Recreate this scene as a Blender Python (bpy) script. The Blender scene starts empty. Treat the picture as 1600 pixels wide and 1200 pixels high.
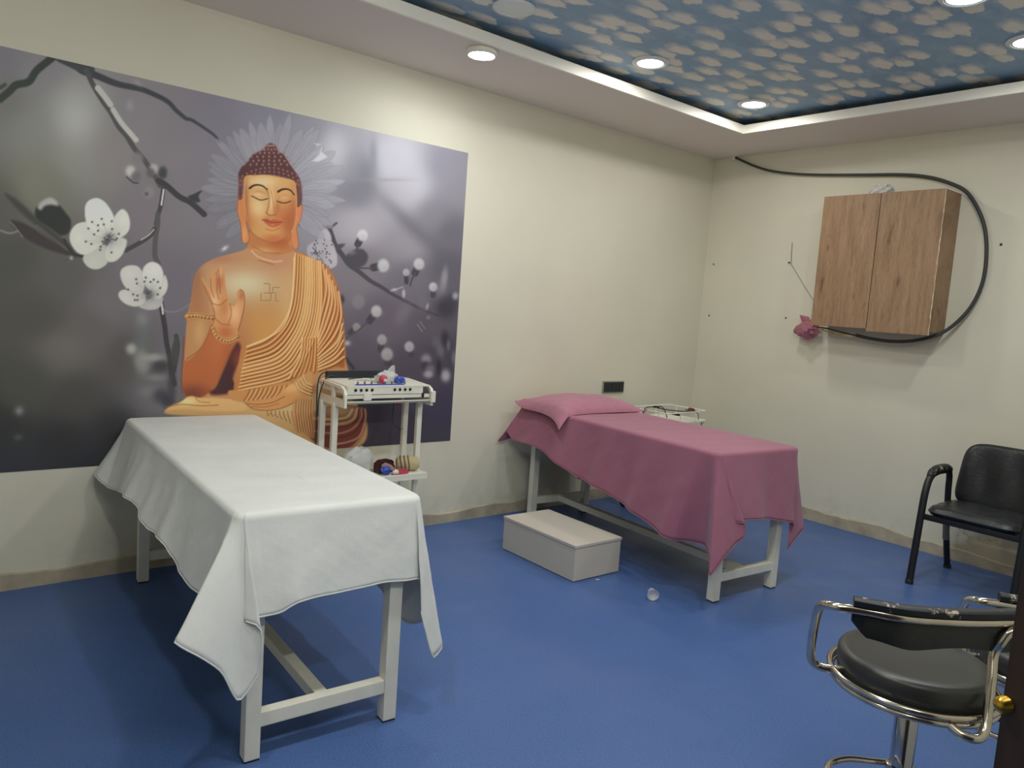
import bpy, bmesh, math, random
import numpy as np
from mathutils import Vector, Matrix
random.seed(7)
C = bpy.context.scene.collection
SC = bpy.context.scene
PI = math.pi

# ------------------------------------------------------------------ camera
CF, CYAW, CPITCH, CROLL, CX, CY, CZ = 1182.0, 0.8718, -0.1011, 0.0706, -5.4186, -3.9988, 1.45
_ca, _sa, _cb, _sb = math.cos(CYAW), math.sin(CYAW), math.cos(CPITCH), math.sin(CPITCH)
_fwd = Vector((_ca*_cb, _sa*_cb, _sb)); _r0 = Vector((_sa, -_ca, 0)); _u0 = _r0.cross(_fwd)
_right = _r0*math.cos(CROLL)+_u0*math.sin(CROLL); _up = _u0*math.cos(CROLL)-_r0*math.sin(CROLL)
cam_data = bpy.data.cameras.new('camera'); cam = bpy.data.objects.new('camera', cam_data); C.objects.link(cam)
_m = Matrix((_right, _up, -_fwd)).transposed().to_4x4(); _m.translation = (CX, CY, CZ)
cam.matrix_world = _m
cam_data.sensor_width = 36; cam_data.lens = CF/1600*36; cam_data.clip_start = 0.02
SC.camera = cam

# ------------------------------------------------------------------ world, lights, exposure
SC.view_settings.view_transform = 'Standard'; SC.view_settings.look = 'None'
SC.view_settings.gamma = 1; SC.view_settings.use_curve_mapping = False
SC.view_settings.exposure = -0.13
w = bpy.data.worlds.new('world'); SC.world = w; w.use_nodes = True
w.node_tree.nodes['Background'].inputs[0].default_value = (.8, .85, 1, 1)
w.node_tree.nodes['Background'].inputs[1].default_value = 0.2
CEIL = 2.90; SOF = 2.80
LAMPS = [  # x, y, watts (0 = off), colour
    (-3.036, -.978, 0, (1, 1, 1)), (-2.018, -.980, 7.5, (1, .985, .94)), (-.971, -.982, 7, (1, .985, .94)),
    (-1.864, -2.579, 9, (.86, .94, 1)), (-1.156, -2.617, 7.5, (1, .985, .93)),
    (-2.95, -2.58, 13.5, (1, .985, .94)), (-4.05, -2.58, 13, (1, .985, .94)), (-5.10, -2.58, 13, (1, .985, .94))]  # this last row is unseen, added to brighten the left side
def disk_light(name, loc, size, power, col, rot=(0, 0, 0)):
    l = bpy.data.lights.new(name, 'AREA'); l.shape = 'DISK'; l.size = size; l.energy = power; l.color = col
    o = bpy.data.objects.new(name, l); C.objects.link(o); o.location = loc; o.rotation_euler = rot; return o
FILL_TUBE = Vector((-4.7, -3.955, 2.42))  # invented tube lamp, added behind the camera as fill light
_t = bpy.data.lights.new('added_fill_tube_light', 'AREA'); _t.shape = 'RECTANGLE'; _t.size = 1.15; _t.size_y = .05; _t.energy = 24; _t.color = (1, .99, .95)
_o = bpy.data.objects.new('added_fill_tube_light', _t); C.objects.link(_o); _o.location = FILL_TUBE+Vector((0, .03, 0)); _o.rotation_euler = (PI/2, 0, 0)
for x, y, p, c in LAMPS:
    if p: disk_light('panel_lamp_light', (x, y, CEIL-.022), .15, p, c)
SPOT = Vector((-2.935, -.60, SOF))
disk_light('spot_lamp_light', (SPOT.x, SPOT.y, SOF-.045), .12, 5.6, (.97, .98, 1))

# ------------------------------------------------------------------ materials
def s2l(c): return tuple(((v/255)/12.92 if v/255 <= .04045 else ((v/255+.055)/1.055)**2.4) for v in c)
MATS = {}
def mat(name, col, rough=.5, metal=0, bump=0, bscale=40, var=0, vscale=6, spec=.5, alpha=1, emit=None, trans=0, sheen=0, stretch=(1, 1, 1)):
    if name in MATS: return MATS[name]
    m = bpy.data.materials.new(name); m.use_nodes = True; nt = m.node_tree; N = nt.nodes; L = nt.links
    b = N['Principled BSDF']; c = s2l(col)
    b.inputs['Base Color'].default_value = (*c, 1); b.inputs['Roughness'].default_value = rough
    b.inputs['Metallic'].default_value = metal; b.inputs['Specular IOR Level'].default_value = spec
    b.inputs['Alpha'].default_value = alpha; b.inputs['Transmission Weight'].default_value = trans
    if sheen: b.inputs['Sheen Weight'].default_value = sheen
    tc = N.new('ShaderNodeTexCoord'); mp = N.new('ShaderNodeMapping'); mp.inputs['Scale'].default_value = stretch
    L.new(tc.outputs['Object'], mp.inputs['Vector'])
    if var:
        n = N.new('ShaderNodeTexNoise'); n.inputs['Scale'].default_value = vscale; n.inputs['Detail'].default_value = 5
        L.new(mp.outputs[0], n.inputs['Vector'])
        r = N.new('ShaderNodeValToRGB'); r.color_ramp.elements[0].position = .3; r.color_ramp.elements[1].position = .7
        r.color_ramp.elements[0].color = (*[v*(1-var) for v in c], 1); r.color_ramp.elements[1].color = (*[min(1, v*(1+var)) for v in c], 1)
        L.new(n.outputs['Fac'], r.inputs[0]); L.new(r.outputs[0], b.inputs['Base Color'])
    if bump:
        n = N.new('ShaderNodeTexNoise'); n.inputs['Scale'].default_value = bscale; n.inputs['Detail'].default_value = 4
        L.new(mp.outputs[0], n.inputs['Vector'])
        bp = N.new('ShaderNodeBump'); bp.inputs['Strength'].default_value = bump; bp.inputs['Distance'].default_value = .01
        L.new(n.outputs['Fac'], bp.inputs['Height']); L.new(bp.outputs[0], b.inputs['Normal'])
    if emit:
        b.inputs['Emission Color'].default_value = (*emit[0], 1); b.inputs['Emission Strength'].default_value = emit[1]
    MATS[name] = m; return m
def nodes(m): return m.node_tree.nodes, m.node_tree.links, m.node_tree.nodes['Principled BSDF']
def ramp(N, L, src, stops):
    r = N.new('ShaderNodeValToRGB'); e = r.color_ramp.elements
    while len(e) < len(stops): e.new(.5)
    for k, (p, c) in enumerate(stops): e[k].position = p; e[k].color = (*c, 1) if len(c) == 3 else c
    L.new(src, r.inputs[0]); return r.outputs[0]
def mixc(N, L, f, a, b):
    x = N.new('ShaderNodeMix'); x.data_type = 'RGBA'
    if isinstance(f, (int, float)): x.inputs[0].default_value = f
    else: L.new(f, x.inputs[0])
    for s, v in ((6, a), (7, b)):
        if isinstance(v, tuple): x.inputs[s].default_value = (*v, 1)
        else: L.new(v, x.inputs[s])
    return x.outputs[2]
def mth(N, L, op, a, b=None, c=None):
    x = N.new('ShaderNodeMath'); x.operation = op
    for k, v in enumerate((a, b, c)):
        if v is None: continue
        if isinstance(v, (int, float)): x.inputs[k].default_value = v
        else: L.new(v, x.inputs[k])
    return x.outputs[0]
def noise(N, L, vec, scale, detail=4, rough=.5):
    n = N.new('ShaderNodeTexNoise'); n.inputs['Scale'].default_value = scale; n.inputs['Detail'].default_value = detail
    n.inputs['Roughness'].default_value = rough; L.new(vec, n.inputs['Vector']); return n.outputs['Fac']

def wall_mat(name, col, peel=None):
    """painted plaster with soft unevenness, grime towards the foot, small dents"""
    m = mat(name, col, rough=.6, spec=.3); N, L, b = nodes(m)
    tc = N.new('ShaderNodeTexCoord'); v = tc.outputs['Object']; sp = N.new('ShaderNodeSeparateXYZ'); L.new(v, sp.inputs[0])
    c = s2l(col)
    col1 = ramp(N, L, noise(N, L, v, 1.3, 4), [(.3, tuple(q*.95 for q in c)), (.7, tuple(min(1, q*1.04) for q in c))])
    dirtn = noise(N, L, v, 5, 6, .7)
    band = N.new('ShaderNodeMapRange'); band.inputs[1].default_value = .06; band.inputs[2].default_value = .30
    band.inputs[3].default_value = 1; band.inputs[4].default_value = 0; L.new(sp.outputs['Z'], band.inputs[0])
    f = mth(N, L, 'MULTIPLY', ramp(N, L, dirtn, [(.47, (0, 0, 0)), (.66, (1, 1, 1))]), mth(N, L, 'MULTIPLY', band.outputs[0], .28))
    col2 = mixc(N, L, f, col1, s2l((150, 142, 120)))
    if peel:   # flaked paint in one place: centre along the wall axis
        ax = sp.outputs['Y']
        px = mth(N, L, 'SUBTRACT', 1, mth(N, L, 'MULTIPLY', mth(N, L, 'ABSOLUTE', mth(N, L, 'ADD', ax, -peel)), 1.7))
        pz = mth(N, L, 'SUBTRACT', 1, mth(N, L, 'MULTIPLY', sp.outputs['Z'], 2.1))
        g = mth(N, L, 'MULTIPLY', mth(N, L, 'MAXIMUM', px, 0), mth(N, L, 'MAXIMUM', pz, 0))
        g2 = mth(N, L, 'MULTIPLY', ramp(N, L, mth(N, L, 'ADD', g, mth(N, L, 'MULTIPLY', noise(N, L, v, 7, 8, .7), .5)), [(.52, (0, 0, 0)), (.60, (1, 1, 1))]), .65)
        col2 = mixc(N, L, g2, col2, s2l((176, 160, 122)))
    L.new(col2, b.inputs['Base Color'])
    bp = N.new('ShaderNodeBump'); bp.inputs['Strength'].default_value = .12; bp.inputs['Distance'].default_value = .01
    L.new(noise(N, L, v, 9, 5), bp.inputs['Height']); L.new(bp.outputs[0], b.inputs['Normal'])
    return m
M_WALL = wall_mat('cream_wall_paint', (221, 217, 197))
M_WALLB = wall_mat('cream_wall_paint_flaked', (221, 217, 197), peel=-2.55)
M_SOF = mat('soffit_paint', (230, 221, 213), rough=.6, spec=.25)
M_FASC = mat('white_fascia_paint', (250, 246, 232), rough=.45)
M_SKIRT = mat('cement_skirting', (178, 168, 145), rough=.75, var=.22, vscale=9, bump=.3, bscale=25)
M_WHITE = mat('white_steel', (232, 230, 214), rough=.38, var=.05, vscale=12)
M_CHIP = mat('black_rubber', (24, 26, 28), rough=.55)
M_LAM = mat('grey_laminate', (205, 198, 184), rough=.42, var=.03, vscale=3)
M_BLKVINYL = mat('black_vinyl', (34, 37, 38), rough=.36, bump=.12, bscale=60, var=.25, vscale=7)
M_BLKTUBE = mat('worn_black_tube', (24, 27, 30), rough=.4, metal=.0)
M_CHROME = mat('worn_chrome', (205, 198, 182), rough=.16, metal=1, var=.18, vscale=14)
M_RUST = mat('rusty_chrome', (120, 96, 80), rough=.42, metal=.8, var=.3, vscale=30)
M_STEM = mat('chrome_stem', (190, 192, 196), rough=.12, metal=1)
M_DARK = mat('dark_plastic', (32, 38, 42), rough=.4)
M_CAB = mat('black_cable', (58, 60, 60), rough=.5, bump=.2, bscale=300)
M_BRASS = mat('brass', (205, 165, 70), rough=.25, metal=1)
M_DOOR = mat('dark_brown_door', (58, 42, 33), rough=.5, var=.3, vscale=5, stretch=(12, 12, .8))
M_PINK = mat('pink_plastic_bag', (172, 108, 122), rough=.4, bump=.5, bscale=30, var=.15)
M_CLEAR = mat('clear_plastic', (235, 236, 236), rough=.22, alpha=.42, bump=.5, bscale=40, spec=.6)
M_CLEAR2 = mat('cloudy_plastic', (222, 224, 220), rough=.35, alpha=.62, bump=.5, bscale=30)
M_BLUEP = mat('blue_plastic', (48, 72, 170), rough=.35)
M_REDP = mat('pink_red_rubber', (196, 62, 88), rough=.45)
M_WIREY = mat('yellow_wire', (190, 170, 70), rough=.5)
M_LAMPON = mat('lit_lamp_diffuser', (255, 255, 255), emit=((.93, .97, 1), 9))
M_LAMPSPOT = mat('lit_spot_lens', (255, 255, 255), emit=((.9, .97, 1), 60))
M_LAMPOFF = mat('unlit_lamp_diffuser', (226, 232, 228), rough=.4)

# chipped black tube
def chip(m, chipcol, sc, thr):
    N, L, b = nodes(m); tc = N.new('ShaderNodeTexCoord')
    base = tuple(b.inputs['Base Color'].default_value)[:3]
    f = ramp(N, L, noise(N, L, tc.outputs['Object'], sc, 6, .7), [(thr, (0, 0, 0)), (thr+.03, (1, 1, 1))])
    L.new(mixc(N, L, f, base, s2l(chipcol)), b.inputs['Base Color'])
chip(M_BLKTUBE, (130, 134, 134), 24, .655)
M_WORN = mat('worn_vinyl_edge', (30, 32, 34), rough=.5); chip(M_WORN, (176, 168, 150), 22, .60)
M_PADP = mat('stool_vinyl', (50, 52, 50), rough=.36, bump=.06, bscale=30)

def floor_mat():
    m = mat('blue_vinyl_floor', (62, 104, 190), rough=.38, spec=.35); N, L, b = nodes(m)
    tc = N.new('ShaderNodeTexCoord'); v = tc.outputs['Object']
    a, c2 = s2l((60, 91, 150)), s2l((84, 114, 166))
    c1 = ramp(N, L, noise(N, L, v, 160, 3, .7), [(.35, a), (.65, c2)])
    big = ramp(N, L, noise(N, L, v, 1.6, 5, .6), [(.42, (0, 0, 0)), (.70, (1, 1, 1))])
    c3 = mixc(N, L, mth(N, L, 'MULTIPLY', big, .22), c1, s2l((104, 122, 160)))
    # scattered dark flecks
    f = ramp(N, L, noise(N, L, v, 60, 4, .6), [(.27, (1, 1, 1)), (.34, (0, 0, 0))])
    c4 = mixc(N, L, mth(N, L, 'MULTIPLY', f, .45), c3, s2l((38, 60, 116)))
    L.new(c4, b.inputs['Base Color'])
    rr = ramp(N, L, noise(N, L, v, 3, 5), [(.3, (.30,)*3), (.7, (.48,)*3)]); L.new(rr, b.inputs['Roughness'])
    bp = N.new('ShaderNodeBump'); bp.inputs['Strength'].default_value = .08; bp.inputs['Distance'].default_value = .005
    L.new(noise(N, L, v, 200, 3), bp.inputs['Height']); L.new(bp.outputs[0], b.inputs['Normal'])
    return m
M_FLOOR = floor_mat()

def cloud_mat():
    """printed wallpaper: rows of small drifting clouds on grey blue"""
    m = mat('cloud_wallpaper', (96, 132, 160), rough=.45, spec=.4); N, L, b = nodes(m)
    tc = N.new('ShaderNodeTexCoord'); mp = N.new('ShaderNodeMapping'); L.new(tc.outputs['Object'], mp.inputs['Vector'])
    mp.inputs['Rotation'].default_value = (0, 0, math.radians(-4)); mp.inputs['Scale'].default_value = (3.8, 7.4, 1)
    v = mp.outputs[0]
    nz = N.new('ShaderNodeTexNoise'); nz.inputs['Scale'].default_value = 2.6; nz.inputs['Detail'].default_value = 5; L.new(v, nz.inputs['Vector'])
    sub = N.new('ShaderNodeVectorMath'); sub.operation = 'SUBTRACT'; L.new(nz.outputs['Color'], sub.inputs[0]); sub.inputs[1].default_value = (.5, .5, .5)
    scv = N.new('ShaderNodeVectorMath'); scv.operation = 'SCALE'; L.new(sub.outputs[0], scv.inputs[0]); scv.inputs['Scale'].default_value = .55
    ad = N.new('ShaderNodeVectorMath'); L.new(v, ad.inputs[0]); L.new(scv.outputs[0], ad.inputs[1])
    flat = N.new('ShaderNodeVectorMath'); flat.operation = 'MULTIPLY'; L.new(ad.outputs[0], flat.inputs[0]); flat.inputs[1].default_value = (1, 1, 0)
    vo = N.new('ShaderNodeTexVoronoi'); vo.voronoi_dimensions = '2D'; vo.inputs['Scale'].default_value = 1.0; vo.inputs['Randomness'].default_value = .62
    L.new(flat.outputs[0], vo.inputs['Vector'])
    # crisp on one side, trailing on the other
    df = N.new('ShaderNodeVectorMath'); df.operation = 'SUBTRACT'; L.new(flat.outputs[0], df.inputs[0]); L.new(vo.outputs['Position'], df.inputs[1])
    s = N.new('ShaderNodeSeparateXYZ'); L.new(df.outputs[0], s.inputs[0])
    d = vo.outputs['Distance']
    crisp = ramp(N, L, d, [(.30, (1, 1, 1)), (.36, (0, 0, 0))])
    soft = ramp(N, L, d, [(.16, (1, 1, 1)), (.50, (0, 0, 0))])
    side = N.new('ShaderNodeMapRange'); L.new(s.outputs['X'], side.inputs[0]); side.inputs[1].default_value = -.14; side.inputs[2].default_value = .1
    f = N.new('ShaderNodeMix'); L.new(side.outputs[0], f.inputs[0]); L.new(soft, f.inputs[2]); L.new(crisp, f.inputs[3])
    wisps = ramp(N, L, noise(N, L, v, 1.5, 6, .6), [(.50, (0, 0, 0)), (.78, (.55,)*3)])
    blue = ramp(N, L, noise(N, L, v, .35, 3), [(.3, s2l((122, 156, 184))), (.7, s2l((146, 180, 204)))])
    c1 = mixc(N, L, wisps, blue, s2l((190, 210, 220)))
    c2 = mixc(N, L, mth(N, L, 'MULTIPLY', f.outputs[0], .9), c1, s2l((242, 236, 220)))
    L.new(c2, b.inputs['Base Color']); return m
M_CLOUD = cloud_mat()

def wood_mat():
    m = mat('oak_laminate', (176, 134, 98), rough=.45, spec=.35); N, L, b = nodes(m)
    tc = N.new('ShaderNodeTexCoord'); mp = N.new('ShaderNodeMapping'); L.new(tc.outputs['Object'], mp.inputs['Vector'])
    mp.inputs['Scale'].default_value = (1, 9, .9); v = mp.outputs[0]
    g = ramp(N, L, noise(N, L, v, 3.2, 7, .65), [(.25, s2l((132, 104, 78))), (.5, s2l((158, 127, 97))), (.78, s2l((174, 143, 112)))])
    fine = ramp(N, L, noise(N, L, v, 26, 4, .6), [(.35, (.86,)*3), (.65, (1.06,)*3)])
    x = N.new('ShaderNodeMix'); x.data_type = 'RGBA'; x.blend_type = 'MULTIPLY'; x.inputs[0].default_value = 1; L.new(g, x.inputs[6]); L.new(fine, x.inputs[7])
    mp2 = N.new('ShaderNodeMapping'); L.new(tc.outputs['Object'], mp2.inputs['Vector']); mp2.inputs['Scale'].default_value = (1, 3.4, 1.1)
    kn = ramp(N, L, noise(N, L, mp2.outputs[0], 5.5, 2, .4), [(.66, (0, 0, 0)), (.76, (1, 1, 1))])
    L.new(mixc(N, L, mth(N, L, 'MULTIPLY', kn, .6), x.outputs[2], s2l((92, 64, 44))), b.inputs['Base Color'])
    return m
M_WOOD = wood_mat()

def cloth_mat(name, col, rough=.85, sheen=.2, w=.25):
    m = mat(name, col, rough=rough, sheen=sheen, spec=.2); N, L, b = nodes(m)
    tc = N.new('ShaderNodeTexCoord'); v = tc.outputs['Object']
    c = s2l(col)
    L.new(ramp(N, L, noise(N, L, v, 3, 5), [(.3, tuple(q*.94 for q in c)), (.7, tuple(min(1, q*1.05) for q in c))]), b.inputs['Base Color'])
    h = mth(N, L, 'ADD', mth(N, L, 'MULTIPLY', noise(N, L, v, 7, 6, .6), 1.0), mth(N, L, 'MULTIPLY', noise(N, L, v, 420, 2), .05))
    bp = N.new('ShaderNodeBump'); bp.inputs['Strength'].default_value = w; bp.inputs['Distance'].default_value = .03
    L.new(h, bp.inputs['Height']); L.new(bp.outputs[0], b.inputs['Normal']); return m
M_SHEET = cloth_mat('white_cotton', (214, 217, 212), w=.14)
M_MAUVE = cloth_mat('mauve_cotton', (160, 103, 122), w=.10)
M_MAUVE2 = cloth_mat('mauve_pillow_cotton', (174, 118, 134), w=.16)

# ------------------------------------------------------------------ object helpers
def tag(o, label=None, cat=None, group=None, kind=None):
    if label: o['label'] = label
    if cat: o['category'] = cat
    if group: o['group'] = group
    if kind: o['kind'] = kind
    return o
def link(name, me, m, parent=None, smooth=False, loc=None):
    for mm in (m if isinstance(m, (list, tuple)) else [m]): me.materials.append(mm)
    if smooth is True:
        me.polygons.foreach_set('use_smooth', [True]*len(me.polygons))
    elif smooth: me.shade_smooth() if False else None
    o = bpy.data.objects.new(name, me); C.objects.link(o)
    if parent: o.parent = parent
    if loc: o.location = loc
    return o
def empty(name, loc, rz=0, label=None, cat=None, group=None):
    o = bpy.data.objects.new(name, None); C.objects.link(o); o.location = loc; o.rotation_euler = (0, 0, rz)
    o.empty_display_size = .1
    return tag(o, label, cat, group)
class MB:
    def __init__(s): s.v = []; s.f = []; s.sm = []
    def add(s, vs, fs, smooth=False):
        n = len(s.v); s.v += [tuple(x) for x in vs]; s.f += [tuple(i+n for i in f) for f in fs]; s.sm += [smooth]*len(fs); return s
    def box(s, x0, x1, y0, y1, z0, z1, bev=0, M=None):
        bm = bmesh.new(); bmesh.ops.create_cube(bm, size=1)
        for v in bm.verts:
            v.co = Vector(((x0+x1)/2+v.co.x*(x1-x0), (y0+y1)/2+v.co.y*(y1-y0), (z0+z1)/2+v.co.z*(z1-z0)))
        if bev: bmesh.ops.bevel(bm, geom=list(bm.edges), offset=bev, segments=2, profile=.7, affect='EDGES')
        if M: bmesh.ops.transform(bm, matrix=M, verts=bm.verts)
        bm.verts.index_update(); s.add([v.co for v in bm.verts], [[v.index for v in f.verts] for f in bm.faces]); bm.free(); return s
    def tube(s, pts, r, n=10, cap=True, smooth_path=0, closed=False):
        P = [Vector(p) for p in pts]
        if smooth_path: P = catmull(P, smooth_path, closed)
        R = r if isinstance(r, (list, tuple)) else [r]*len(P)
        if len(R) != len(P): R = list(np.interp(np.linspace(0, 1, len(P)), np.linspace(0, 1, len(R)), R))
        t0 = (P[1]-P[0]).normalized(); a = t0.orthogonal().normalized(); vs = []
        for i, p in enumerate(P):
            if closed: t = (P[(i+1) % len(P)]-P[i-1]).normalized()
            else: t = (P[min(i+1, len(P)-1)]-P[max(i-1, 0)]).normalized()
            a = (a-t*a.dot(t)).normalized(); b = t.cross(a)
            vs += [p+(a*math.cos(2*PI*k/n)+b*math.sin(2*PI*k/n))*R[i] for k in range(n)]
        fs = []
        m = len(P)
        for i in range(m if closed else m-1):
            j = (i+1) % m
            fs += [(i*n+k, i*n+(k+1) % n, j*n+(k+1) % n, j*n+k) for k in range(n)]
        if cap and not closed: fs += [tuple(range(n-1, -1, -1)), tuple((m-1)*n+k for k in range(n))]
        return s.add(vs, fs, True)
    def lathe(s, prof, n=32, c=(0, 0, 0), axis='Z'):
        vs = []
        for r, z in prof:
            for k in range(n):
                a = 2*PI*k/n; q = (r*math.cos(a), r*math.sin(a), z)
                if axis == 'Y': q = (q[0], q[2], q[1])
                if axis == 'X': q = (q[2], q[0], q[1])
                vs.append((q[0]+c[0], q[1]+c[1], q[2]+c[2]))
        fs = [(i*n+k, i*n+(k+1) % n, (i+1)*n+(k+1) % n, (i+1)*n+k) for i in range(len(prof)-1) for k in range(n)]
        fs += [tuple(range(n-1, -1, -1)), tuple((len(prof)-1)*n+k for k in range(n))]
        return s.add(vs, fs, True)
    def prism(s, poly, axis, a0, a1):
        """extrude a 2D outline along an axis"""
        def p3(u, v, w): return {'X': (w, u, v), 'Y': (u, w, v), 'Z': (u, v, w)}[axis]
        n = len(poly); vs = [p3(u, v, a0) for u, v in poly]+[p3(u, v, a1) for u, v in poly]
        fs = [(k, (k+1) % n, (k+1) % n+n, k+n) for k in range(n)]+[tuple(range(n-1, -1, -1)), tuple(range(n, 2*n))]
        return s.add(vs, fs)
    def sphere(s, c, r, n=12, sq=(1, 1, 1)):
        prof = [(max(1e-4, math.sin(PI*k/n))*r, -math.cos(PI*k/n)*r) for k in range(n+1)]
        m = MB().lathe(prof, n*2); s.add([(v[0]*sq[0]+c[0], v[1]*sq[1]+c[1], v[2]*sq[2]+c[2]) for v in m.v], m.f, True); return s
    def build(s, name, m, parent=None, loc=None):
        me = bpy.data.meshes.new(name); me.from_pydata(s.v, [], s.f); me.validate()
        bm = bmesh.new(); bm.from_mesh(me); bmesh.ops.recalc_face_normals(bm, faces=bm.faces); bm.to_mesh(me); bm.free()
        if len(s.sm) == len(me.polygons): me.polygons.foreach_set('use_smooth', s.sm)
        if any(s.sm): me.set_sharp_from_angle(angle=math.radians(50))
        me.update(); return link(name, me, m, parent, loc=loc)
def catmull(P, k=6, closed=False):
    out = []; n = len(P)
    for i in range(n if closed else n-1):
        p0 = P[(i-1) % n] if (closed or i > 0) else P[0]*2-P[1]
        p1 = P[i]; p2 = P[(i+1) % n]; p3 = P[(i+2) % n] if (closed or i+2 < n) else P[-1]*2-P[-2]
        for j in range(k):
            t = j/k
            out.append(.5*((2*p1)+(p2-p0)*t+(2*p0-5*p1+4*p2-p3)*t*t+(3*p1-p0-3*p2+p3)*t**3))
    if not closed: out.append(P[-1])
    return out
def rrect(x0, x1, y0, y1, r, n=5):
    out = []
    for cx, cy, a in ((x1-r, y1-r, 0), (x0+r, y1-r, 90), (x0+r, y0+r, 180), (x1-r, y0+r, 270)):
        out += [(cx+r*math.cos(math.radians(a+90*k/n)), cy+r*math.sin(math.radians(a+90*k/n))) for k in range(n+1)]
    return out

# ------------------------------------------------------------------ room shell
XL, YF, YB = -6.9, -4.02, -5.6
def struct(name, mb, m, label=None, parent=None):
    o = mb.build(name, m, parent)
    if parent is None: tag(o, label, None, None, 'structure')
    return o
struct('floor', MB().box(XL, 0, YB, 0, -.08, 0), M_FLOOR, 'blue speckled vinyl floor of the treatment room')
struct('wall_back', MB().box(XL-.1, .12, 0, .12, -.08, 3.1), M_WALL, 'cream painted wall carrying the big printed mural')
struct('wall_right', MB().box(0, .12, YB, 0, -.08, 3.1), M_WALLB, 'cream painted wall behind the hanging wooden cabinet and the armchair')
struct('wall_left', MB().box(XL-.12, XL, YB, 0, -.08, 3.1), M_WALL, 'cream painted wall outside the picture on the left')
struct('wall_front', MB().box(-4.45, 0, YF-.12, YF, 0, 3.1).box(XL, -6.1, YF-.12, YF, 0, 3.1).box(-6.1, -4.45, YF-.12, YF, 2.15, 3.1), M_WALL, 'cream wall with the doorway the picture is taken from')
struct('wall_rear', MB().box(XL-.1, .12, YB-.12, YB, -.08, 3.1), M_WALL, 'cream wall of the passage behind the doorway')
IX, IY, IX0, IY0 = -.658, -.707, -6.2, -3.35
cl = MB().box(XL, 0, YB, 0, CEIL, CEIL+.08)
struct('ceiling', cl, M_CLOUD, 'recessed ceiling papered with small white clouds on grey blue')
sf = MB()
sf.box(XL, 0, IY+.01, 0, SOF, SOF+.03).box(XL, 0, YB, IY0-.01, SOF, SOF+.03).box(IX+.01, 0, IY0-.01, IY+.01, SOF, SOF+.03).box(XL, IX0-.01, IY0-.01, IY+.01, SOF, SOF+.03)
struct('trim_1', sf, M_SOF, 'plain pale grey dropped ceiling border around the cloud paper')
fa = MB(); FT = 2.858
fa.box(IX0, IX, IY, IY+.02, SOF-.001, FT).box(IX0, IX, IY0-.02, IY0, SOF-.001, FT)
fa.box(IX, IX+.02, IY0-.02, IY+.02, SOF-.001, FT).box(IX0-.02, IX0, IY0-.02, IY+.02, SOF-.001, FT)
struct('trim_2', fa, M_FASC, 'bright white lip running around the recessed cloud ceiling')
def skirting(name, axis, lo, hi, label):
    n = 90; vs = []; fs = []
    for i in range(n+1):
        s = lo+(hi-lo)*i/n; h = .082+.010*math.sin(s*3.1)+.008*math.sin(s*11+1)+random.uniform(-.003, .003); d = .010+.002*math.sin(s*7)
        for (dd, z) in ((0, 0), (d, 0), (d, h-.006), (d*.4, h), (0, h)):
            vs.append((s, -dd, z) if axis == 'X' else (-dd, s, z))
    for i in range(n): fs += [(i*5+k, i*5+k+1, (i+1)*5+k+1, (i+1)*5+k) for k in range(4)]
    m = MB().add(vs, fs); struct(name, m, M_SKIRT, label)
skirting('baseboard_back', 'X', XL, -.012, 'rough grey cement skirting along the mural wall')
skirting('baseboard_right', 'Y', YF, -.012, 'rough cement skirting under the wooden cabinet wall')

# door leaf at the right picture edge, with brass knob
d = Vector((.955, -.297, 0)); nrm = Vector((.297, .955, 0)); p0 = Vector((-4.565, -3.775, 0))
def leafpt(a, b, z): q = p0+d*a-nrm*b; return (q.x, q.y, z)
lf = MB()
vs = [leafpt(a, b, z) for z in (0.012, 2.05) for a, b in ((0, 0), (.62, 0), (.62, .04), (0, .04))]
lf.add(vs, [(0, 1, 2, 3), (4, 5, 6, 7), (0, 1, 5, 4), (1, 2, 6, 5), (2, 3, 7, 6), (3, 0, 4, 7)])
dr = struct('door_1', lf, M_DOOR, 'dark brown door edge at the right side of the picture')
kc = p0-nrm*.0035
kn = MB(); axis = (-d)
prof = [(.003, 0), (.003, .003)]+[(.0068+.0014*(k % 2), .003+.0018*k) for k in range(6)]+[(.0066, .0140), (.004, .0165), (.0005, .0172)]
u1 = nrm.copy(); u2 = Vector((0, 0, 1)); vs = []; n = 20
for r, h in prof:
    vs += [kc+axis*(h-.004)+u1*(r*math.cos(2*PI*k/n))+u2*(r*math.sin(2*PI*k/n)) for k in range(n)]
for q in vs: q.z += 1.094
kn.add(vs, [(i*n+k, i*n+(k+1) % n, (i+1)*n+(k+1) % n, (i+1)*n+k) for i in range(len(prof)-1) for k in range(n)]+[tuple((len(prof)-1)*n+k for k in range(n))], True)
ko = kn.build('door_latch', M_BRASS, dr); ko['label'] = 'ribbed brass latch knob'

# ------------------------------------------------------------------ ceiling lamps
def lamp(i, x, y, p):
    lab = {0: 'switched-off round white ceiling panel lamp next to the glaring spot', 1: 'lit round panel lamp in the middle of the cloud ceiling', 2: 'lit round panel lamp nearest the corner of the cloud ceiling',
           3: 'lit bluish panel lamp at the top right picture edge', 4: 'lit panel lamp cut off by the right picture edge',
           5: 'added fill panel lamp above the passage between the beds, unseen above the picture', 6: 'added fill panel lamp above the foot of the white bed, unseen above the picture', 7: 'added fill panel lamp at the far left, unseen outside the picture'}[i]
    e = empty('ceiling_lamp', (x, y, CEIL), 0, lab, 'ceiling lamp', 'round panel lamps in the cloud ceiling')
    MB().lathe([(.082, -.0005), (.104, -.0005), (.107, -.006), (.100, -.014), (.086, -.015), (.084, -.012)], 40).build('rim', M_LAMPOFF, e)
    MB().lathe([(.085, -.003), (.085, -.011), (.070, -.0125), (.001, -.013)], 40).build('diffuser', M_LAMPON if p else M_LAMPOFF, e)
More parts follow.
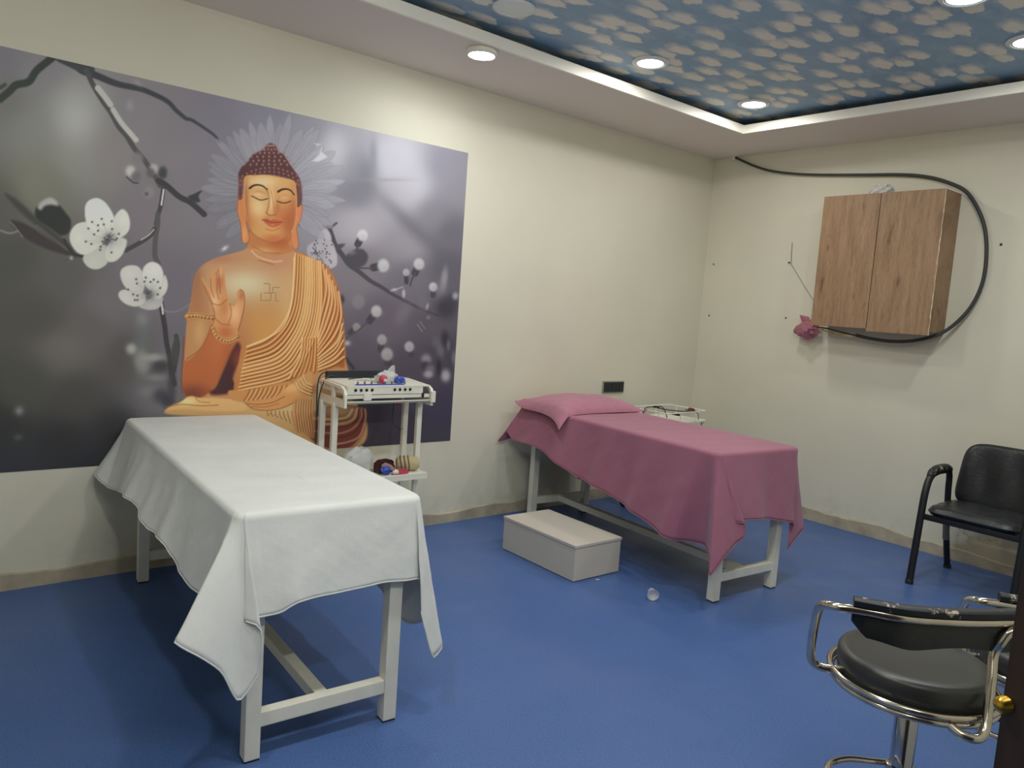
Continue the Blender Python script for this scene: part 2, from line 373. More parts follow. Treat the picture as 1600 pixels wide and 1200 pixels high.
for i, (x, y, p, c) in enumerate(LAMPS): lamp(i, x, y, p)
sp = empty('spot_lamp', tuple(SPOT), 0, 'small glaring white spot lamp on the ceiling border above the mural', 'spot lamp')
MB().lathe([(.020, -.001), (.080, -.001), (.084, -.010), (.080, -.024), (.072, -.030), (.066, -.026)], 32).build('housing', M_WHITE, sp)
MB().lathe([(.066, -.012), (.066, -.027), (.050, -.034), (.022, -.039), (.001, -.040)], 32).build('lens', M_LAMPSPOT, sp)
tl = empty('added_fill_tube', tuple(FILL_TUBE), 0, 'added white tube lamp giving fill light from over the doorway, behind the viewer', 'tube lamp')
MB().box(-.60, .60, -.062, .0, -.035, .035, .006).build('housing', M_WHITE, tl)
MB().tube([(-.575, .014, 0), (.575, .014, 0)], .013, 12).build('tube', M_LAMPON, tl)

# ------------------------------------------------------------------ treatment beds
def local(F, th, x, y):   # world xy -> bed local (v across to the right, u towards the wall)
    t = math.radians(th); u = (math.sin(t), math.cos(t)); v = (math.cos(t), -math.sin(t))
    dx, dy = x-F[0], y-F[1]; return (dx*v[0]+dy*v[1], dx*u[0]+dy*u[1])
def bed(F, th, w, L, label, legw=.47):
    e = empty('treatment_bed', (F[0], F[1], 0), -math.radians(th), label, 'bed', 'steel-legged treatment beds')
    s = .024; y0 = .036; yb = L-.09
    for x in (-legw/2, legw/2):
        for y in (y0, yb):
            lg = MB().box(x-s, x+s, y-s, y+s, .006, .735, .003).build('leg', M_WHITE, e)
            MB().box(x-s+.001, x+s-.001, y-s+.001, y+s-.001, 0, .012, .001).build('rubber_foot', M_CHIP, lg)
    for y in (y0, yb): MB().box(-legw/2+s, legw/2-s, y-.019, y+.019, .105, .152, .003).build('cross_bar', M_WHITE, e)
    MB().box(-.021, .021, y0+.019, yb-.019, .108, .149, .003).build('stretcher', M_WHITE, e)
    f = MB()
    for x in (-legw/2, legw/2): f.box(x-s, x+s, y0+s, yb-s, .70, .735)
    for y in (y0, yb): f.box(-legw/2+s, legw/2-s, y-.018, y+.018, .70, .735)
    f.build('top_frame', M_WHITE, e)
    MB().prism(rrect(-w/2+.014, w/2-.014, .016, L-.016, .035), 'Z', .736, .785).build('padded_top', M_BLKVINYL, e)
    return e
WF, WTH, WW, WL = (-4.32, -1.88), 3.4, .63, 1.79
PF, PTH, PW, PL = (-1.862, -1.85), 5.0, .68, 1.74
bed(WF, WTH, WW, WL, 'white steel-legged treatment bed under the white sheet')
bed(PF, PTH, PW, PL, 'white steel-legged treatment bed under the mauve sheet', .475)

def hashn(x, y):
    return (math.sin(x*1.7+y*2.3)+math.sin(x*3.1-y*1.9+1.3)*.6+math.sin(x*5.9+y*4.7+.5)*.35+math.sin(-x*9.3+y*8.1)*.2)/2.1
def cloth(name, F, th, w, L, zt, hems, m, label, cat, seed=0, amp=.012, freq=26, topamp=.0015):
    """sheet over a bed. hems: ordered control list around the bed, each ((bx,by), (x,y,z), ripple)
       bx,by = place on the top outline in bed-local metres, x,y,z = hem point in world metres"""
    t = math.radians(th); U = Vector((math.sin(t), math.cos(t), 0)); V = Vector((math.cos(t), -math.sin(t), 0)); O = Vector((F[0], F[1], 0))
    W = lambda a, b, z=0: O+V*a+U*b+Vector((0, 0, z))
    n = len(hems); st = []
    for i in range(n):
        A, B = hems[i], hems[(i+1) % n]
        a0 = Vector(A[0]); b0 = Vector(B[0]); h0 = Vector(A[1]); h1 = Vector(B[1])
        hp = Vector(hems[i-1][1]); hn = Vector(hems[(i+2) % n][1])
        k = max(3, int(((h1-h0).length+(b0-a0).length*.5)/.011))
        for j in range(k):
            s = j/k
            lin = h0.lerp(h1, s)
            cm = .5*((2*h0)+(h1-hp)*s+(2*hp-5*h0+4*h1-hn)*s*s+(3*h0-hp-3*h1+hn)*s**3)
            sm = .55 if (h1-h0).length < .45 else .2
            st.append((a0.lerp(b0, s), lin.lerp(cm, sm), A[2]+(B[2]-A[2])*s))
    N = len(st); K = 30; r = .022; vs = []; acc = 0
    cx, cy = 0, L/2
    for i, (a, h, rp) in enumerate(st):
        out = Vector((0, 0, 0))
        # nearest side normal of the rectangle (rounded)
        ex = abs(a.x)-(w/2-.05); ey = max(a.y-(L-.05), .05-a.y)
        nx = max(ex, 0)*(1 if a.x > 0 else -1); ny = max(ey, 0)*(1 if a.y > L/2 else -1)
        nn = Vector((nx, ny)); nn = nn.normalized() if nn.length > 1e-6 else Vector((0, -1))
        out = V*nn.x+U*nn.y
        inn = Vector((a.x-nn.x*r, a.y-nn.y*r)); P0 = W(inn.x, inn.y, zt)
        acc += .011
        hv = h-P0
        drop = zt-h.z
        for j in range(K+1):
            s = j/K
            if j <= 6:   # rounded edge
                q = j/6*PI/2; p = P0+out*(r*math.sin(q))+Vector((0, 0, -r*(1-math.cos(q))))
            else:
                s2 = (j-6)/(K-6); E0 = P0+out*r+Vector((0, 0, -r))
                p = E0.lerp(h, s2)
                # cloth hangs nearly plumb then kicks out towards the hem
                hor = Vector((h.x-E0.x, h.y-E0.y, 0)); p -= hor*(s2-s2**1.25)*.55*(1 if rp > 0 else .4)
                ph = acc*freq
                dsp = rp*amp*(s2**.9)*(math.sin(ph+seed)+.6*math.sin(ph*.43+seed*2+1.1)+.35*math.sin(ph*2.1+s2*2))
                dsp += .0015*hashn(acc*8+seed, s2*drop*16)*min(1, s2*3)
                p += out*dsp
            vs.append(p)
    fs = [(i*(K+1)+j, ((i+1) % N)*(K+1)+j, ((i+1) % N)*(K+1)+j+1, i*(K+1)+j+1) for i in range(N) for j in range(K)]
    # top: rings shrinking onto the bed's middle line
    R = 14; base = len(vs)
    for q in range(1, R+1):
        f = 1-.93*q/R
        for i, (a, h, rp) in enumerate(st):
            nx = a.x*f*(w/2-r)/(w/2); yy = min(max(a.y, w*.5), L-w*.5) if L > w else L/2
            y0 = min(max(a.y, r), L-r); y = yy+(y0-yy)*f
            p = W(nx, y, zt+topamp*hashn(nx*9+seed, y*7)*min(1, q/2)+.0012*math.sin(y*38+nx*6)*(1-abs(f-.5))*min(1, q/2)); vs.append(p)
    idx = lambda q, i: (i % N)*(K+1) if q == 0 else base+(q-1)*N+(i % N)
    for q in range(R): fs += [(idx(q, i), idx(q+1, i), idx(q+1, i+1), idx(q, i+1)) for i in range(N)]
    fs.append(tuple(idx(R, i) for i in range(N)))
    me = bpy.data.meshes.new(name); me.from_pydata([tuple(v) for v in vs], [], fs); me.validate()
    bm = bmesh.new(); bm.from_mesh(me); bmesh.ops.remove_doubles(bm, verts=bm.verts, dist=2e-4)
    bmesh.ops.recalc_face_normals(bm, faces=bm.faces)
    bm.to_mesh(me); bm.free()
    o = link(name, me, m, smooth=True)
    sd = o.modifiers.new('thickness', 'SOLIDIFY'); sd.thickness = .0016; sd.offset = 0
    # stitched hem as a part: a slightly thicker roll along the edge
    hm = MB(); pts = [vs[i*(K+1)+K] for i in range(0, N, 2)]
    hm.tube(pts, .0026, 6, closed=True); ho = hm.build('hem', m, o)
    return tag(o, label, cat)

w2, Lw = WW/2, WL
z = .794
hems = [
 ((-w2, Lw-.06), (-4.62, -.20, .490), .3), ((-w2, Lw-.25), (-4.60, -.33, .50), .3), ((-w2, Lw-.45), (-4.66, -.62, .570), 1), ((-w2, Lw-.75), (-4.665, -.87, .575), 1),
 ((-w2, Lw-.95), (-4.67, -1.07, .547), 1), ((-w2, Lw-1.15), (-4.675, -1.28, .560), 1), ((-w2, Lw-1.35), (-4.675, -1.43, .520), .8),
 ((-w2, .16), (-4.675, -1.62, .500), .5), ((-w2, .09), (-4.668, -1.74, .505), .2), ((-w2, .045), (-4.700, -1.83, .500), 0),
 ((-w2, .030), (-4.775, -1.885, .490), 0), ((-w2+.004, .022), (-4.812, -1.93, .478), 0), ((-w2+.008, .014), (-4.750, -1.955, .430), 0), ((-w2+.013, .009), (-4.690, -1.955, .370), 0), ((-w2+.018, .006), (-4.640, -1.950, .268), 0),
 ((-w2+.026, .003), (-4.585, -1.950, .330), 0), ((-w2+.028, .001), (-4.573, -1.948, .42), 0), ((-w2+.029, 0), (-4.580, -1.940, .475), 0), ((-w2+.030, 0), (-4.615, -1.912, .490), 0), ((-w2+.034, 0), (-4.610, -1.902, .49), 0), ((-w2+.06, 0), (-4.560, -1.905, .488), 0), ((-w2+.10, 0), (-4.505, -1.910, .492), .3), ((-w2+.16, 0), (-4.455, -1.915, .515), .5), ((0, 0), (-4.30, -1.91, .517), .4), ((w2-.16, 0), (-4.165, -1.915, .522), .5),
 ((w2-.06, 0), (-4.075, -1.925, .516), .2), ((w2-.045, 0), (-4.030, -1.918, .512), 0), ((w2-.036, 0), (-3.995, -1.905, .50), 0), ((w2-.032, .0), (-3.990, -1.915, .48), 0), ((w2-.026, .002), (-4.020, -1.945, .40), 0), ((w2-.018, .006), (-3.998, -1.960, .305), 0), ((w2-.012, .010), (-3.968, -1.955, .232), 0), ((w2-.006, .018), (-3.925, -1.945, .262), 0), ((w2-.002, .03), (-3.935, -1.88, .33), 0),
 ((w2, .06), (-3.955, -1.80, .292), 0), ((w2, .12), (-3.955, -1.71, .278), .2), ((w2, .3), (-3.94, -1.52, .33), .8), ((w2, .9), (-3.89, -.95, .40), 1), ((w2, Lw-.2), (-3.85, -.30, .42), 1), ((w2, Lw-.03), (-3.83, -.10, .42), .2),
 ((w2-.02, Lw-.004), (-3.85, -.030, .38), 0), ((w2-.08, Lw), (-3.92, -.028, .52), 0), ((0, Lw), (-4.2, -.030, .54), 0), ((-w2+.10, Lw), (-4.46, -.030, .55), 0), ((-w2+.04, Lw-.004), (-4.56, -.032, .55), 0), ((-w2+.015, Lw-.012), (-4.640, -.050, .540), 0), ((-w2+.003, Lw-.03), (-4.650, -.11, .520), .1)]
cloth('bed_sheet', WF, WTH, WW, WL, z, hems, M_SHEET, 'white cotton sheet hanging over the left treatment bed', 'sheet', seed=2, amp=.006, freq=15)
p2, Lp = PW/2, PL
hems = [
 ((-p2, Lp-.06), (-2.125, -.13, .555), .2), ((-p2, Lp-.25), (-2.14, -.30, .560), .5), ((-p2, Lp-.45), (-2.15, -.45, .545), .7), ((-p2, Lp-.75), (-2.165, -.78, .450), .8), ((-p2, Lp-.98), (-2.17, -1.02, .417), 1),
 ((-p2, Lp-1.2), (-2.18, -1.25, .365), 1), ((-p2, .34), (-2.20, -1.40, .335), .8), ((-p2, .20), (-2.255, -1.54, .305), .2), ((-p2, .13), (-2.235, -1.61, .295), 0), ((-p2, .085), (-2.165, -1.66, .292), 0), ((-p2, .05), (-2.165, -1.76, .300), 0),
 ((-p2+.003, .028), (-2.262, -1.865, .27), 0), ((-p2+.008, .016), (-2.300, -1.900, .205), 0), ((-p2+.016, .008), (-2.215, -1.915, .29), 0), ((-p2+.025, .004), (-2.120, -1.91, .345), 0), ((-p2+.028, .002), (-2.062, -1.918, .372), 0), ((-p2+.030, .001), (-2.060, -1.915, .44), 0), ((-p2+.032, 0), (-2.105, -1.895, .45), 0), ((-p2+.036, 0), (-2.105, -1.888, .45), 0), ((-p2+.075, 0), (-2.03, -1.895, .452), .3), ((-p2+.22, 0), (-1.93, -1.900, .445), .9), ((p2-.25, 0), (-1.79, -1.905, .425), .8), ((p2-.10, 0), (-1.64, -1.91, .395), .5), ((p2-.05, 0), (-1.575, -1.91, .378), 0),
 ((p2-.03, .003), (-1.575, -1.90, .32), 0), ((p2-.018, .008), (-1.595, -1.90, .230), 0), ((p2-.008, .018), (-1.49, -1.90, .300), 0), ((p2-.003, .03), (-1.40, -1.88, .322), 0), ((p2, .05), (-1.405, -1.80, .34), 0),
 ((p2, .16), (-1.43, -1.66, .33), .6), ((p2, .6), (-1.42, -1.2, .26), 1), ((p2, 1.2), (-1.39, -.62, .23), 1), ((p2, Lp-.12), (-1.36, -.18, .21), .6), ((p2, Lp-.03), (-1.345, -.09, .21), .1),
 ((p2-.02, Lp-.004), (-1.38, -.040, .20), 0), ((p2-.08, Lp), (-1.46, -.05, .42), 0), ((0, Lp), (-1.72, -.04, .52), 0), ((-p2+.10, Lp), (-1.97, -.035, .55), 0), ((-p2+.03, Lp-.004), (-2.05, -.035, .55), 0), ((-p2+.012, Lp-.012), (-2.175, -.035, .53), 0), ((-p2+.003, Lp-.03), (-2.130, -.06, .60), 0)]
cloth('bed_sheet', PF, PTH, PW, PL, z, hems, M_MAUVE, 'mauve cotton sheet hanging over the right treatment bed', 'sheet', seed=5, amp=.013, freq=12)

# pillow with drooping corners
def pillow(F, th):
    t = math.radians(th); U = Vector((math.sin(t), math.cos(t), 0)); V = Vector((math.cos(t), -math.sin(t), 0)); O = Vector((F[0], F[1], 0))
    nx, ny = 72, 48; zb = .798
    cs = {(-1, -1): (-.425, 1.185, -.035), (1, -1): (.372, 1.250, .004), (-1, 1): (-.405, 1.705, .055), (1, 1): (.36, 1.700, .03)}
    vs = []
    def P(u, v, top):
        a, b = (u+1)/2, (v+1)/2
        c = [Vector(cs[k]) for k in ((-1, -1), (1, -1), (1, 1), (-1, 1))]
        p = c[0]*(1-a)*(1-b)+c[1]*a*(1-b)+c[2]*a*b+c[3]*(1-a)*b
        lift = p.z*((abs(u)**5)*(abs(v)**4)); x, y = p.x, p.y
        x -= .035*u*(1-v*v); y -= .022*v*(1-u*u)          # sides drawn in between the corners
        core = max(0, 1-abs(u)**4)**.85*max(0, 1-abs(v)**3)**.7
        h = .088*core*(1+.08*hashn(x*9, y*8))+.004*(hashn(x*24+3, y*20))*(1-core)*max(0, 1-max(abs(u), abs(v))**8)
        h += .0045*math.sin((x*.9+y*.6)*70+4*math.sin(y*9))*max(0, 1-core*1.3)*min(1, core*6)
        zz = zb+.006+lift+(max(h, 0) if top else 0)
        if not top: zz = zb+.002+lift-.0
        # corner reaching past the bed edge sags over it
        if x < -.352: zz -= ((-.352-x)**1.0)*.75
        q = O+V*x+U*y; q.z = zz; return q
    for j in range(ny+1):
        for i in range(nx+1): vs.append(P(2*i/nx-1, 2*j/ny-1, True))
    o1 = len(vs)
    for j in range(ny+1):
        for i in range(nx+1): vs.append(P(2*i/nx-1, 2*j/ny-1, False))
    g = lambda i, j: j*(nx+1)+i
    fs = [(g(i, j), g(i+1, j), g(i+1, j+1), g(i, j+1)) for j in range(ny) for i in range(nx)]
    fs += [(o1+g(i, j), o1+g(i, j+1), o1+g(i+1, j+1), o1+g(i+1, j)) for j in range(ny) for i in range(nx)]
    rim = [g(i, 0) for i in range(nx)]+[g(nx, j) for j in range(ny)]+[g(i, ny) for i in range(nx, 0, -1)]+[g(0, j) for j in range(ny, 0, -1)]
    fs += [(rim[k], o1+rim[k], o1+rim[(k+1) % len(rim)], rim[(k+1) % len(rim)]) for k in range(len(rim))]
    m = MB().add(vs, fs, True); o = m.build('pillow', M_MAUVE2)
    seam = MB().tube([vs[k]+Vector((0, 0, -.002)) for k in rim[::2]], .0028, 6, closed=True).build('seam', M_MAUVE2, o)
    return tag(o, 'flat mauve pillow at the wall end of the right treatment bed', 'pillow')
pillow(PF, PTH)

# step box
bx = empty('step_box', (-2.385, -.925, 0), math.radians(-1.2), 'plain grey laminate step box beside the mauve bed', 'step box')
MB().box(-.176, .176, -.312, .312, .004, .186, .002).build('body', M_LAM, bx)
MB().box(-.180, .180, -.316, .316, .1865, .203, .003).build('lid', M_LAM, bx)

# clear medicine cup lying on the floor
cu = MB(); prof = [(.001, 0), (.020, 0), (.030, .040), (.031, .041), (.028, .040), (.018, .003), (.001, .003)]
mb = MB().lathe(prof[:-1], 24); R = Matrix.Rotation(math.radians(96), 4, Vector((.8, -.6, 0)))
cupo = MB().add([R @ Vector(v) for v in mb.v], mb.f, True)
zmin = min(v[2] for v in cupo.v); cupo.v = [(v[0], v[1], v[2]-zmin+.001) for v in cupo.v]
tag(cupo.build('cup', M_CLEAR, loc=(-2.36, -1.60, 0)), 'small clear plastic cup lying on the blue floor', 'cup')
scr = MB().add([(-.012, 0, .001), (.012, -.004, .001), (.014, .005, .0015), (-.008, .008, .0015), (-.012, 0, .003), (.012, -.004, .003), (.014, .005, .003), (-.008, .008, .003)], [(0, 1, 2, 3), (7, 6, 5, 4), (0, 4, 5, 1), (1, 5, 6, 2), (2, 6, 7, 3), (3, 7, 4, 0)])
tag(scr.build('paper_scrap', M_WHITE, loc=(-2.42, -1.275, 0)), 'tiny white paper scrap on the floor before the step box', 'scrap')

# ------------------------------------------------------------------ hanging cabinet
cab = empty('wall_cabinet', (0, -1.556, 1.93), 0, 'oak-look two-door wooden cabinet hung on the right wall', 'cabinet')
D, hw, z0, z1 = .25, .404, -.452, .455
carc = MB(); t = .017
carc.box(-D+.02, -.002, -hw, -hw+t, z0, z1, .001).box(-D+.02, -.002, hw-t, hw, z0, z1, .001).box(-D+.02, -.002, -hw+t, hw-t, z1-t, z1, .001).box(-D+.02, -.002, -hw+t, hw-t, z0, z0+t, .001).box(-.008, -.002, -hw+t, hw-t, z0+t, z1-t)
carc.build('body', M_WOOD, cab)
dl = MB().box(-D, -D+.018, .004, hw, z0-.004, z1, .0012).build('door', M_WOOD, cab); 
dr2 = MB().box(-D, -D+.018, -hw, -.001, z0-.022, z1+.001, .0012).build('door', M_WOOD, cab)
eb = MB(); pts = [(-D-.0012, -hw-.0012+.002*math.sin(k*1.3)*random.random(), z0-.02+(z1-z0+.02)*k/40) for k in range(41)]
eb.tube(pts, [.0012+.0026*random.random()**2 for _ in pts], 5); o = eb.build('edge_band', mat('pale_edge_band', (226, 214, 190), rough=.5), dr2); o['label'] = 'chipped pale edge band'
# plastic bag lying on top
def crumple(c, s, seed, m, name, parent=None, n=11, sharp=.35):
    rs = np.random.RandomState(seed); mb = MB().sphere((0, 0, 0), 1, n)
    off = rs.rand(6, 3)*6
    vs = []
    for v in mb.v:
        f = 1+sharp*sum(math.sin(v[0]*(3+2*k)+off[k][0])*math.sin(v[1]*(3+2*k)+off[k][1])*math.sin(v[2]*(2.6+2*k)+off[k][2]) for k in range(4))
        vs.append((c[0]+v[0]*s[0]*f, c[1]+v[1]*s[1]*f, c[2]+v[2]*s[2]*f))
    q = MB().add(vs, mb.f, True); return q.build(name, m, parent)
bagc = crumple((-.15, -1.515, 2.418), (.04, .068, .035), 3, M_CLEAR, 'plastic_bag')
for v in bagc.data.vertices: v.co.z = max(v.co.z, 2.3865)
tag(bagc, 'crumpled clear plastic bag on top of the wooden cabinet', 'plastic bag')

# thick black cable looping round the cabinet
path = [(-.02, -.200, 2.797), (-.026, -.226, 2.790), (-.026, -.322, 2.745), (-.026, -.445, 2.693), (-.026, -.591, 2.648), (-.026, -.812, 2.609), (-.026, -1.02, 2.586), (-.026, -1.31, 2.561), (-.026, -1.535, 2.543), (-.026, -1.706, 2.518), (-.026, -1.852, 2.473), (-.026, -1.990, 2.398), (-.026, -2.080, 2.274), (-.026, -2.134, 2.143), (-.026, -2.16, 1.982), (-.026, -2.158, 1.821), (-.03, -2.119, 1.677), (-.045, -2.055, 1.567), (-.075, -1.985, 1.487), (-.115, -1.91, 1.442), (-.12, -1.792, 1.409), (-.12, -1.666, 1.399), (-.12, -1.534, 1.407), (-.12, -1.43, 1.422)]
cb = MB().tube(path, [.009]*3+[.0115]*6, 10, smooth_path=5).build('power_cable', M_CAB)
tag(cb, 'thick black cable looping from the ceiling around the wooden cabinet', 'cable')
def wires(lst, parent, name='wire'):
    for pts, r, m, lab in lst:
        o = MB().tube(pts, r, 6, smooth_path=5).build(name, m, parent)
        if lab: o['label'] = lab
M_WHW = mat('white_wire', (225, 222, 208), rough=.5)
wires([([(-.12, -1.425, 1.424), (-.118, -1.37, 1.425), (-.11, -1.28, 1.418), (-.10, -1.20, 1.436), (-.09, -1.13, 1.455)], .0048, M_WIREY, 'bare yellow wire core'),
       ([(-.122, -1.425, 1.421), (-.12, -1.36, 1.432), (-.112, -1.28, 1.443), (-.10, -1.21, 1.455), (-.09, -1.12, 1.462)], .0055, M_CAB, None),
       ([(-.118, -1.425, 1.419), (-.115, -1.35, 1.418), (-.10, -1.25, 1.428), (-.09, -1.17, 1.438), (-.08, -1.11, 1.445)], .0045, M_WHW, 'bare white wire core'),
       ([(-.12, -1.42, 1.427), (-.12, -1.395, 1.447), (-.12, -1.375, 1.428), (-.12, -1.40, 1.41), (-.12, -1.36, 1.408)], .002, M_WHW, 'white cord knotted round the wires')], cb)
cp = MB().lathe([(.011, -.022), (.015, -.020), (.015, .004), (.012, .006)], 12, axis='Y').build('cable_clip', M_WHW, cb, loc=(-.026, -.198, 2.792))
pb = crumple((-.075, -1.035, 1.437), (.045, .088, .062), 8, M_PINK, 'plastic_bag', sharp=.22)
MB().add([(-.07, -.955, 1.545), (-.06, -.975, 1.49), (-.085, -1.06, 1.485), (-.08, -1.03, 1.535), (-.05, -.98, 1.54), (-.05, -.99, 1.49), (-.06, -1.05, 1.48), (-.06, -1.03, 1.53)], [(0, 1, 2, 3), (4, 5, 6, 7), (0, 4, 5, 1), (1, 5, 6, 2), (2, 6, 7, 3), (3, 7, 4, 0)]).build('bag_knot', M_PINK, pb)
tag(pb, 'knotted pink plastic bag tied round wire ends under the cabinet', 'plastic bag')

# cord with nail on the wall, nail holes
cd = MB().tube([(-.003, -.792, 2.095), (-.004, -.795, 2.02), (-.004, -.801, 1.945), (-.004, -.80, 1.93)], .0028, 6).tube([(-.004, -.80, 1.935), (-.004, -.87, 1.845), (-.004, -.94, 1.755), (-.004, -1.00, 1.68), (-.004, -1.05, 1.64)], .0022, 6).build('cord', mat('grey_cord', (150, 146, 134), rough=.7))
MB().lathe([(.006, 0), (.006, -.010), (.001, -.011)], 10, axis='X').build('nail', M_DARK, cd, loc=(0, -.785, 1.943))
tag(cd, 'thin grey cord pinned by a nail left of the cabinet', 'cord')
for (y, zz, lab) in ((-.805, 1.515, 'dark screw plug in the wall left of the pink bag'), (-.086, 1.929, 'upper faint screw plug beside the room corner'), (-.091, 1.496, 'lower faint screw plug beside the room corner'), (-2.225, 2.056, 'dark screw plug in the wall right of the cable loop')):
    mm = M_DARK if y in (-2.225,) else mat('grey_plug', (120, 116, 104), rough=.7)
    tag(MB().lathe([(.0085, 0), (.0085, -.002), (.001, -.003)], 12, axis='X').build('wall_plug', mm, loc=(0, y, zz)), lab, 'wall plug', 'screw plugs in the cabinet wall')

# wall socket behind the mauve bed
so = empty('wall_socket', (-1.030, 0, .887), 0, 'black socket and switch plate on the mural wall above the mauve bed', 'socket')
MB().box(-.120, .120, -.010, -.0005, -.046, .046, .002).build('frame', mat('grey_socket_frame', (150, 152, 140), rough=.5), so)
pl = MB().box(-.111, .111, -.015, -.010, -.038, .038, .002).build('plate', M_DARK, so)
for dx, dz in ((-.072, .012), (-.084, -.010), (-.060, -.010)): MB().lathe([(.005, 0), (.005, -.0012), (.001, -.0013)], 12, axis='Y').build('socket_hole', M_CHIP, pl, loc=(dx, -.0150, dz))
for dx in (-.005, .035, .075): MB().box(dx-.017, dx+.017, -.0185, -.015, -.028, .028, .0012).build('switch', M_BLKVINYL, pl)

# ------------------------------------------------------------------ trolley with the facial machine
tr = empty('machine_trolley', (-3.27, -.255, 0), 0, 'white steel trolley carrying a facial machine, between the two beds', 'trolley')
X0, X1, Y0, Y1 = -.270, .270, -.165, .165
for x, y in ((-.272, -.045), (.265, -.045), (-.272, .105), (.265, .105)):
    lg = MB().box(x-.016, x+.016, y-.013, y+.013, .055, .87, .004).build('leg', M_WHITE, tr)
    MB().lathe([(.008, -.011), (.026, -.011), (.028, -.006), (.028, .006), (.026, .011), (.008, .011)], 18, axis='X').build('caster', M_CHIP, lg, loc=(x, y, .028))
for zz, nm in ((.455, 'shelf'), (.12, 'shelf')):
    m = MB().box(X0, X1, Y0, Y1, zz, zz+.012, .002).box(X0, X1, Y0, Y0+.010, zz-.022, zz).box(X0, X1, Y1-.010, Y1, zz-.022, zz).box(X1-.010, X1, Y0+.01, Y1-.01, zz-.022, zz).box(X0, X0+.010, Y0+.01, Y1-.01, zz-.022, zz)
    m.build(nm, M_WHITE, tr)
# side cheeks: bent plates with a slot
def cheek(x, name='side_panel'):
    out = [(Y0, .862), (Y0-.002, .93), (Y0+.012, .962), (Y0+.05, .978), (Y1-.03, .990), (Y1, .980), (Y1, .862)]
    m = MB(); th = .007
    def bar(poly): m.prism(poly, 'X', x-th, x+th)
    bar([(Y0, .858), (Y0, .902), (Y1, .902), (Y1, .858)])
    arc = [(Y0, .902), (Y0, .928), (Y0+.012, .954), (Y0+.045, .970), (Y1-.04, .985), (Y1, .978), (Y1, .902)]
    inn = [(Y0+.016, .902), (Y0+.018, .925), (Y0+.028, .942), (Y0+.055, .955), (Y1-.042, .968), (Y1-.016, .962), (Y1-.016, .902)]
    for k in range(len(arc)-1): m.prism([arc[k], arc[k+1], inn[k+1], inn[k]], 'X', x-th*1.2, x+th*1.2)
    m.prism([(-.035, .902), (-.005, .902), (-.012, .962), (-.030, .962)], 'X', x-th, x+th)
    return m.build(name, M_WHITE, tr)
cheek(X0-.002); cheek(X1+.002)
body = empty('facial_machine', (-3.27, -.255, .876), 0, 'white facial machine with a row of dark sockets along its front, on the trolley', 'machine')
bz = -.0
tb = MB().box(X0+.008, X1-.06, Y0+.006, Y1-.03, .052, .098, .003)
tb.build('console', M_WHITE, body)
top = MB().prism([(Y0+.004, .098), (Y1-.03, .112), (Y1-.03, .106), (Y0+.004, .092)], 'X', X0+.010, X1-.012).build('top_plate', M_WHITE, body)
for k in range(4):
    for x0 in (-.215, -.01+.0):
        x = x0+k*.033+(.0 if x0 < -.1 else .035)
        kb = MB().lathe([(.0085, .004), (.0085, -.002), (.0065, -.004), (.003, -.004), (.003, -.001)], 16, axis='Y').build('socket_hole', M_DARK, body, loc=(x, Y0+.005, .077))
MB().box(X0+.008, X1-.012, Y0+.010, Y0+.020, .030, .049, .001).build('lower_rail', M_WHITE, body)
MB().box(X0+.008, X1-.012, Y0+.004, Y1-.03, .002, .010, .001).build('glass_shelf', mat('greenish_glass', (170, 180, 168), rough=.1, alpha=.75), body)
MB().box(X0+.008, X1-.012, Y0+.0, Y0+.012, .0105, .016, .001).build('front_lip', M_WHITE, body)
MB().box(-.165, -.120, Y0+.0, Y0+.009, .020, .062, .001).build('bracket', M_WHITE, body)
MB().box(.205, .218, Y0+.003, Y0+.014, .028, .056, .002).build('latch', M_CHIP, body)
MB().box(X1-.012, X1+.018, Y0-.012, Y0+.01, .0, .066, .006).build('corner_handle', M_WHITE, body)
MB().box(-.195, .10, Y0+.030, Y0+.052, .0985, .104, .001).build('blue_strip', M_BLUEP, body)
for k in range(8): MB().lathe([(.005, 0), (.0052, .012), (.003, .016), (.002, .017)], 10).build('knob', mat('slate_blue_plastic', (92, 108, 140), rough=.4), body, loc=(-.185+.042*k, Y0+.041, .104))
lid = MB().prism([(Y1-.06, .112), (Y1-.055, .146), (Y1-.035, .150), (Y1-.028, .112)], 'X', X0+.02, X1-.15).build('hood', M_DARK, body); lid['label'] = 'dark smoked hood along the back'
wires([([(X0+.05, Y1-.04, .13), (X0+.01, Y1-.03, .138), (X0-.022, Y1-.04, .10), (X0-.03, Y1-.045, .0), (X0-.026, Y1-.045, -.15), (X0-.028, Y1-.045, -.42)], .004, M_CAB, None),
       ([(X0+.06, Y1-.06, .124), (X0+.02, Y1-.08, .125), (X0-.012, Y1-.08, .09), (X0-.020, Y1-.05, .0), (X0-.022, Y1-.045, -.10)], .0034, M_CAB, None),
       ([(.155, .06, .0), (.150, .05, -.06), (.145, .05, -.12), (.165, .05, -.165), (.20, .05, -.185), (.225, .06, -.19)], .0026, M_CAB, None),
       ([(-.13, .02, .112), (-.08, .0, .118), (-.03, -.02, .116), (-.01, -.03, .118)], .0032, M_WHW, 'white lead'),
       ([(-.15, .05, .112), (-.10, .03, .119), (-.06, .02, .114), (-.02, .02, .116)], .0032, M_CAB, None)], body, 'cable')
rt = MB().add([(.115, .02, -.004), (.16, .0, -.004), (.17, .0, -.045), (.15, .01, -.04), (.115, .03, -.004), (.16, .01, -.004), (.17, .012, -.045), (.15, .022, -.04)], [(0, 1, 2, 3), (7, 6, 5, 4), (0, 4, 5, 1), (1, 5, 6, 2), (2, 6, 7, 3), (3, 7, 4, 0)]).build('red_strap', M_REDP, body)
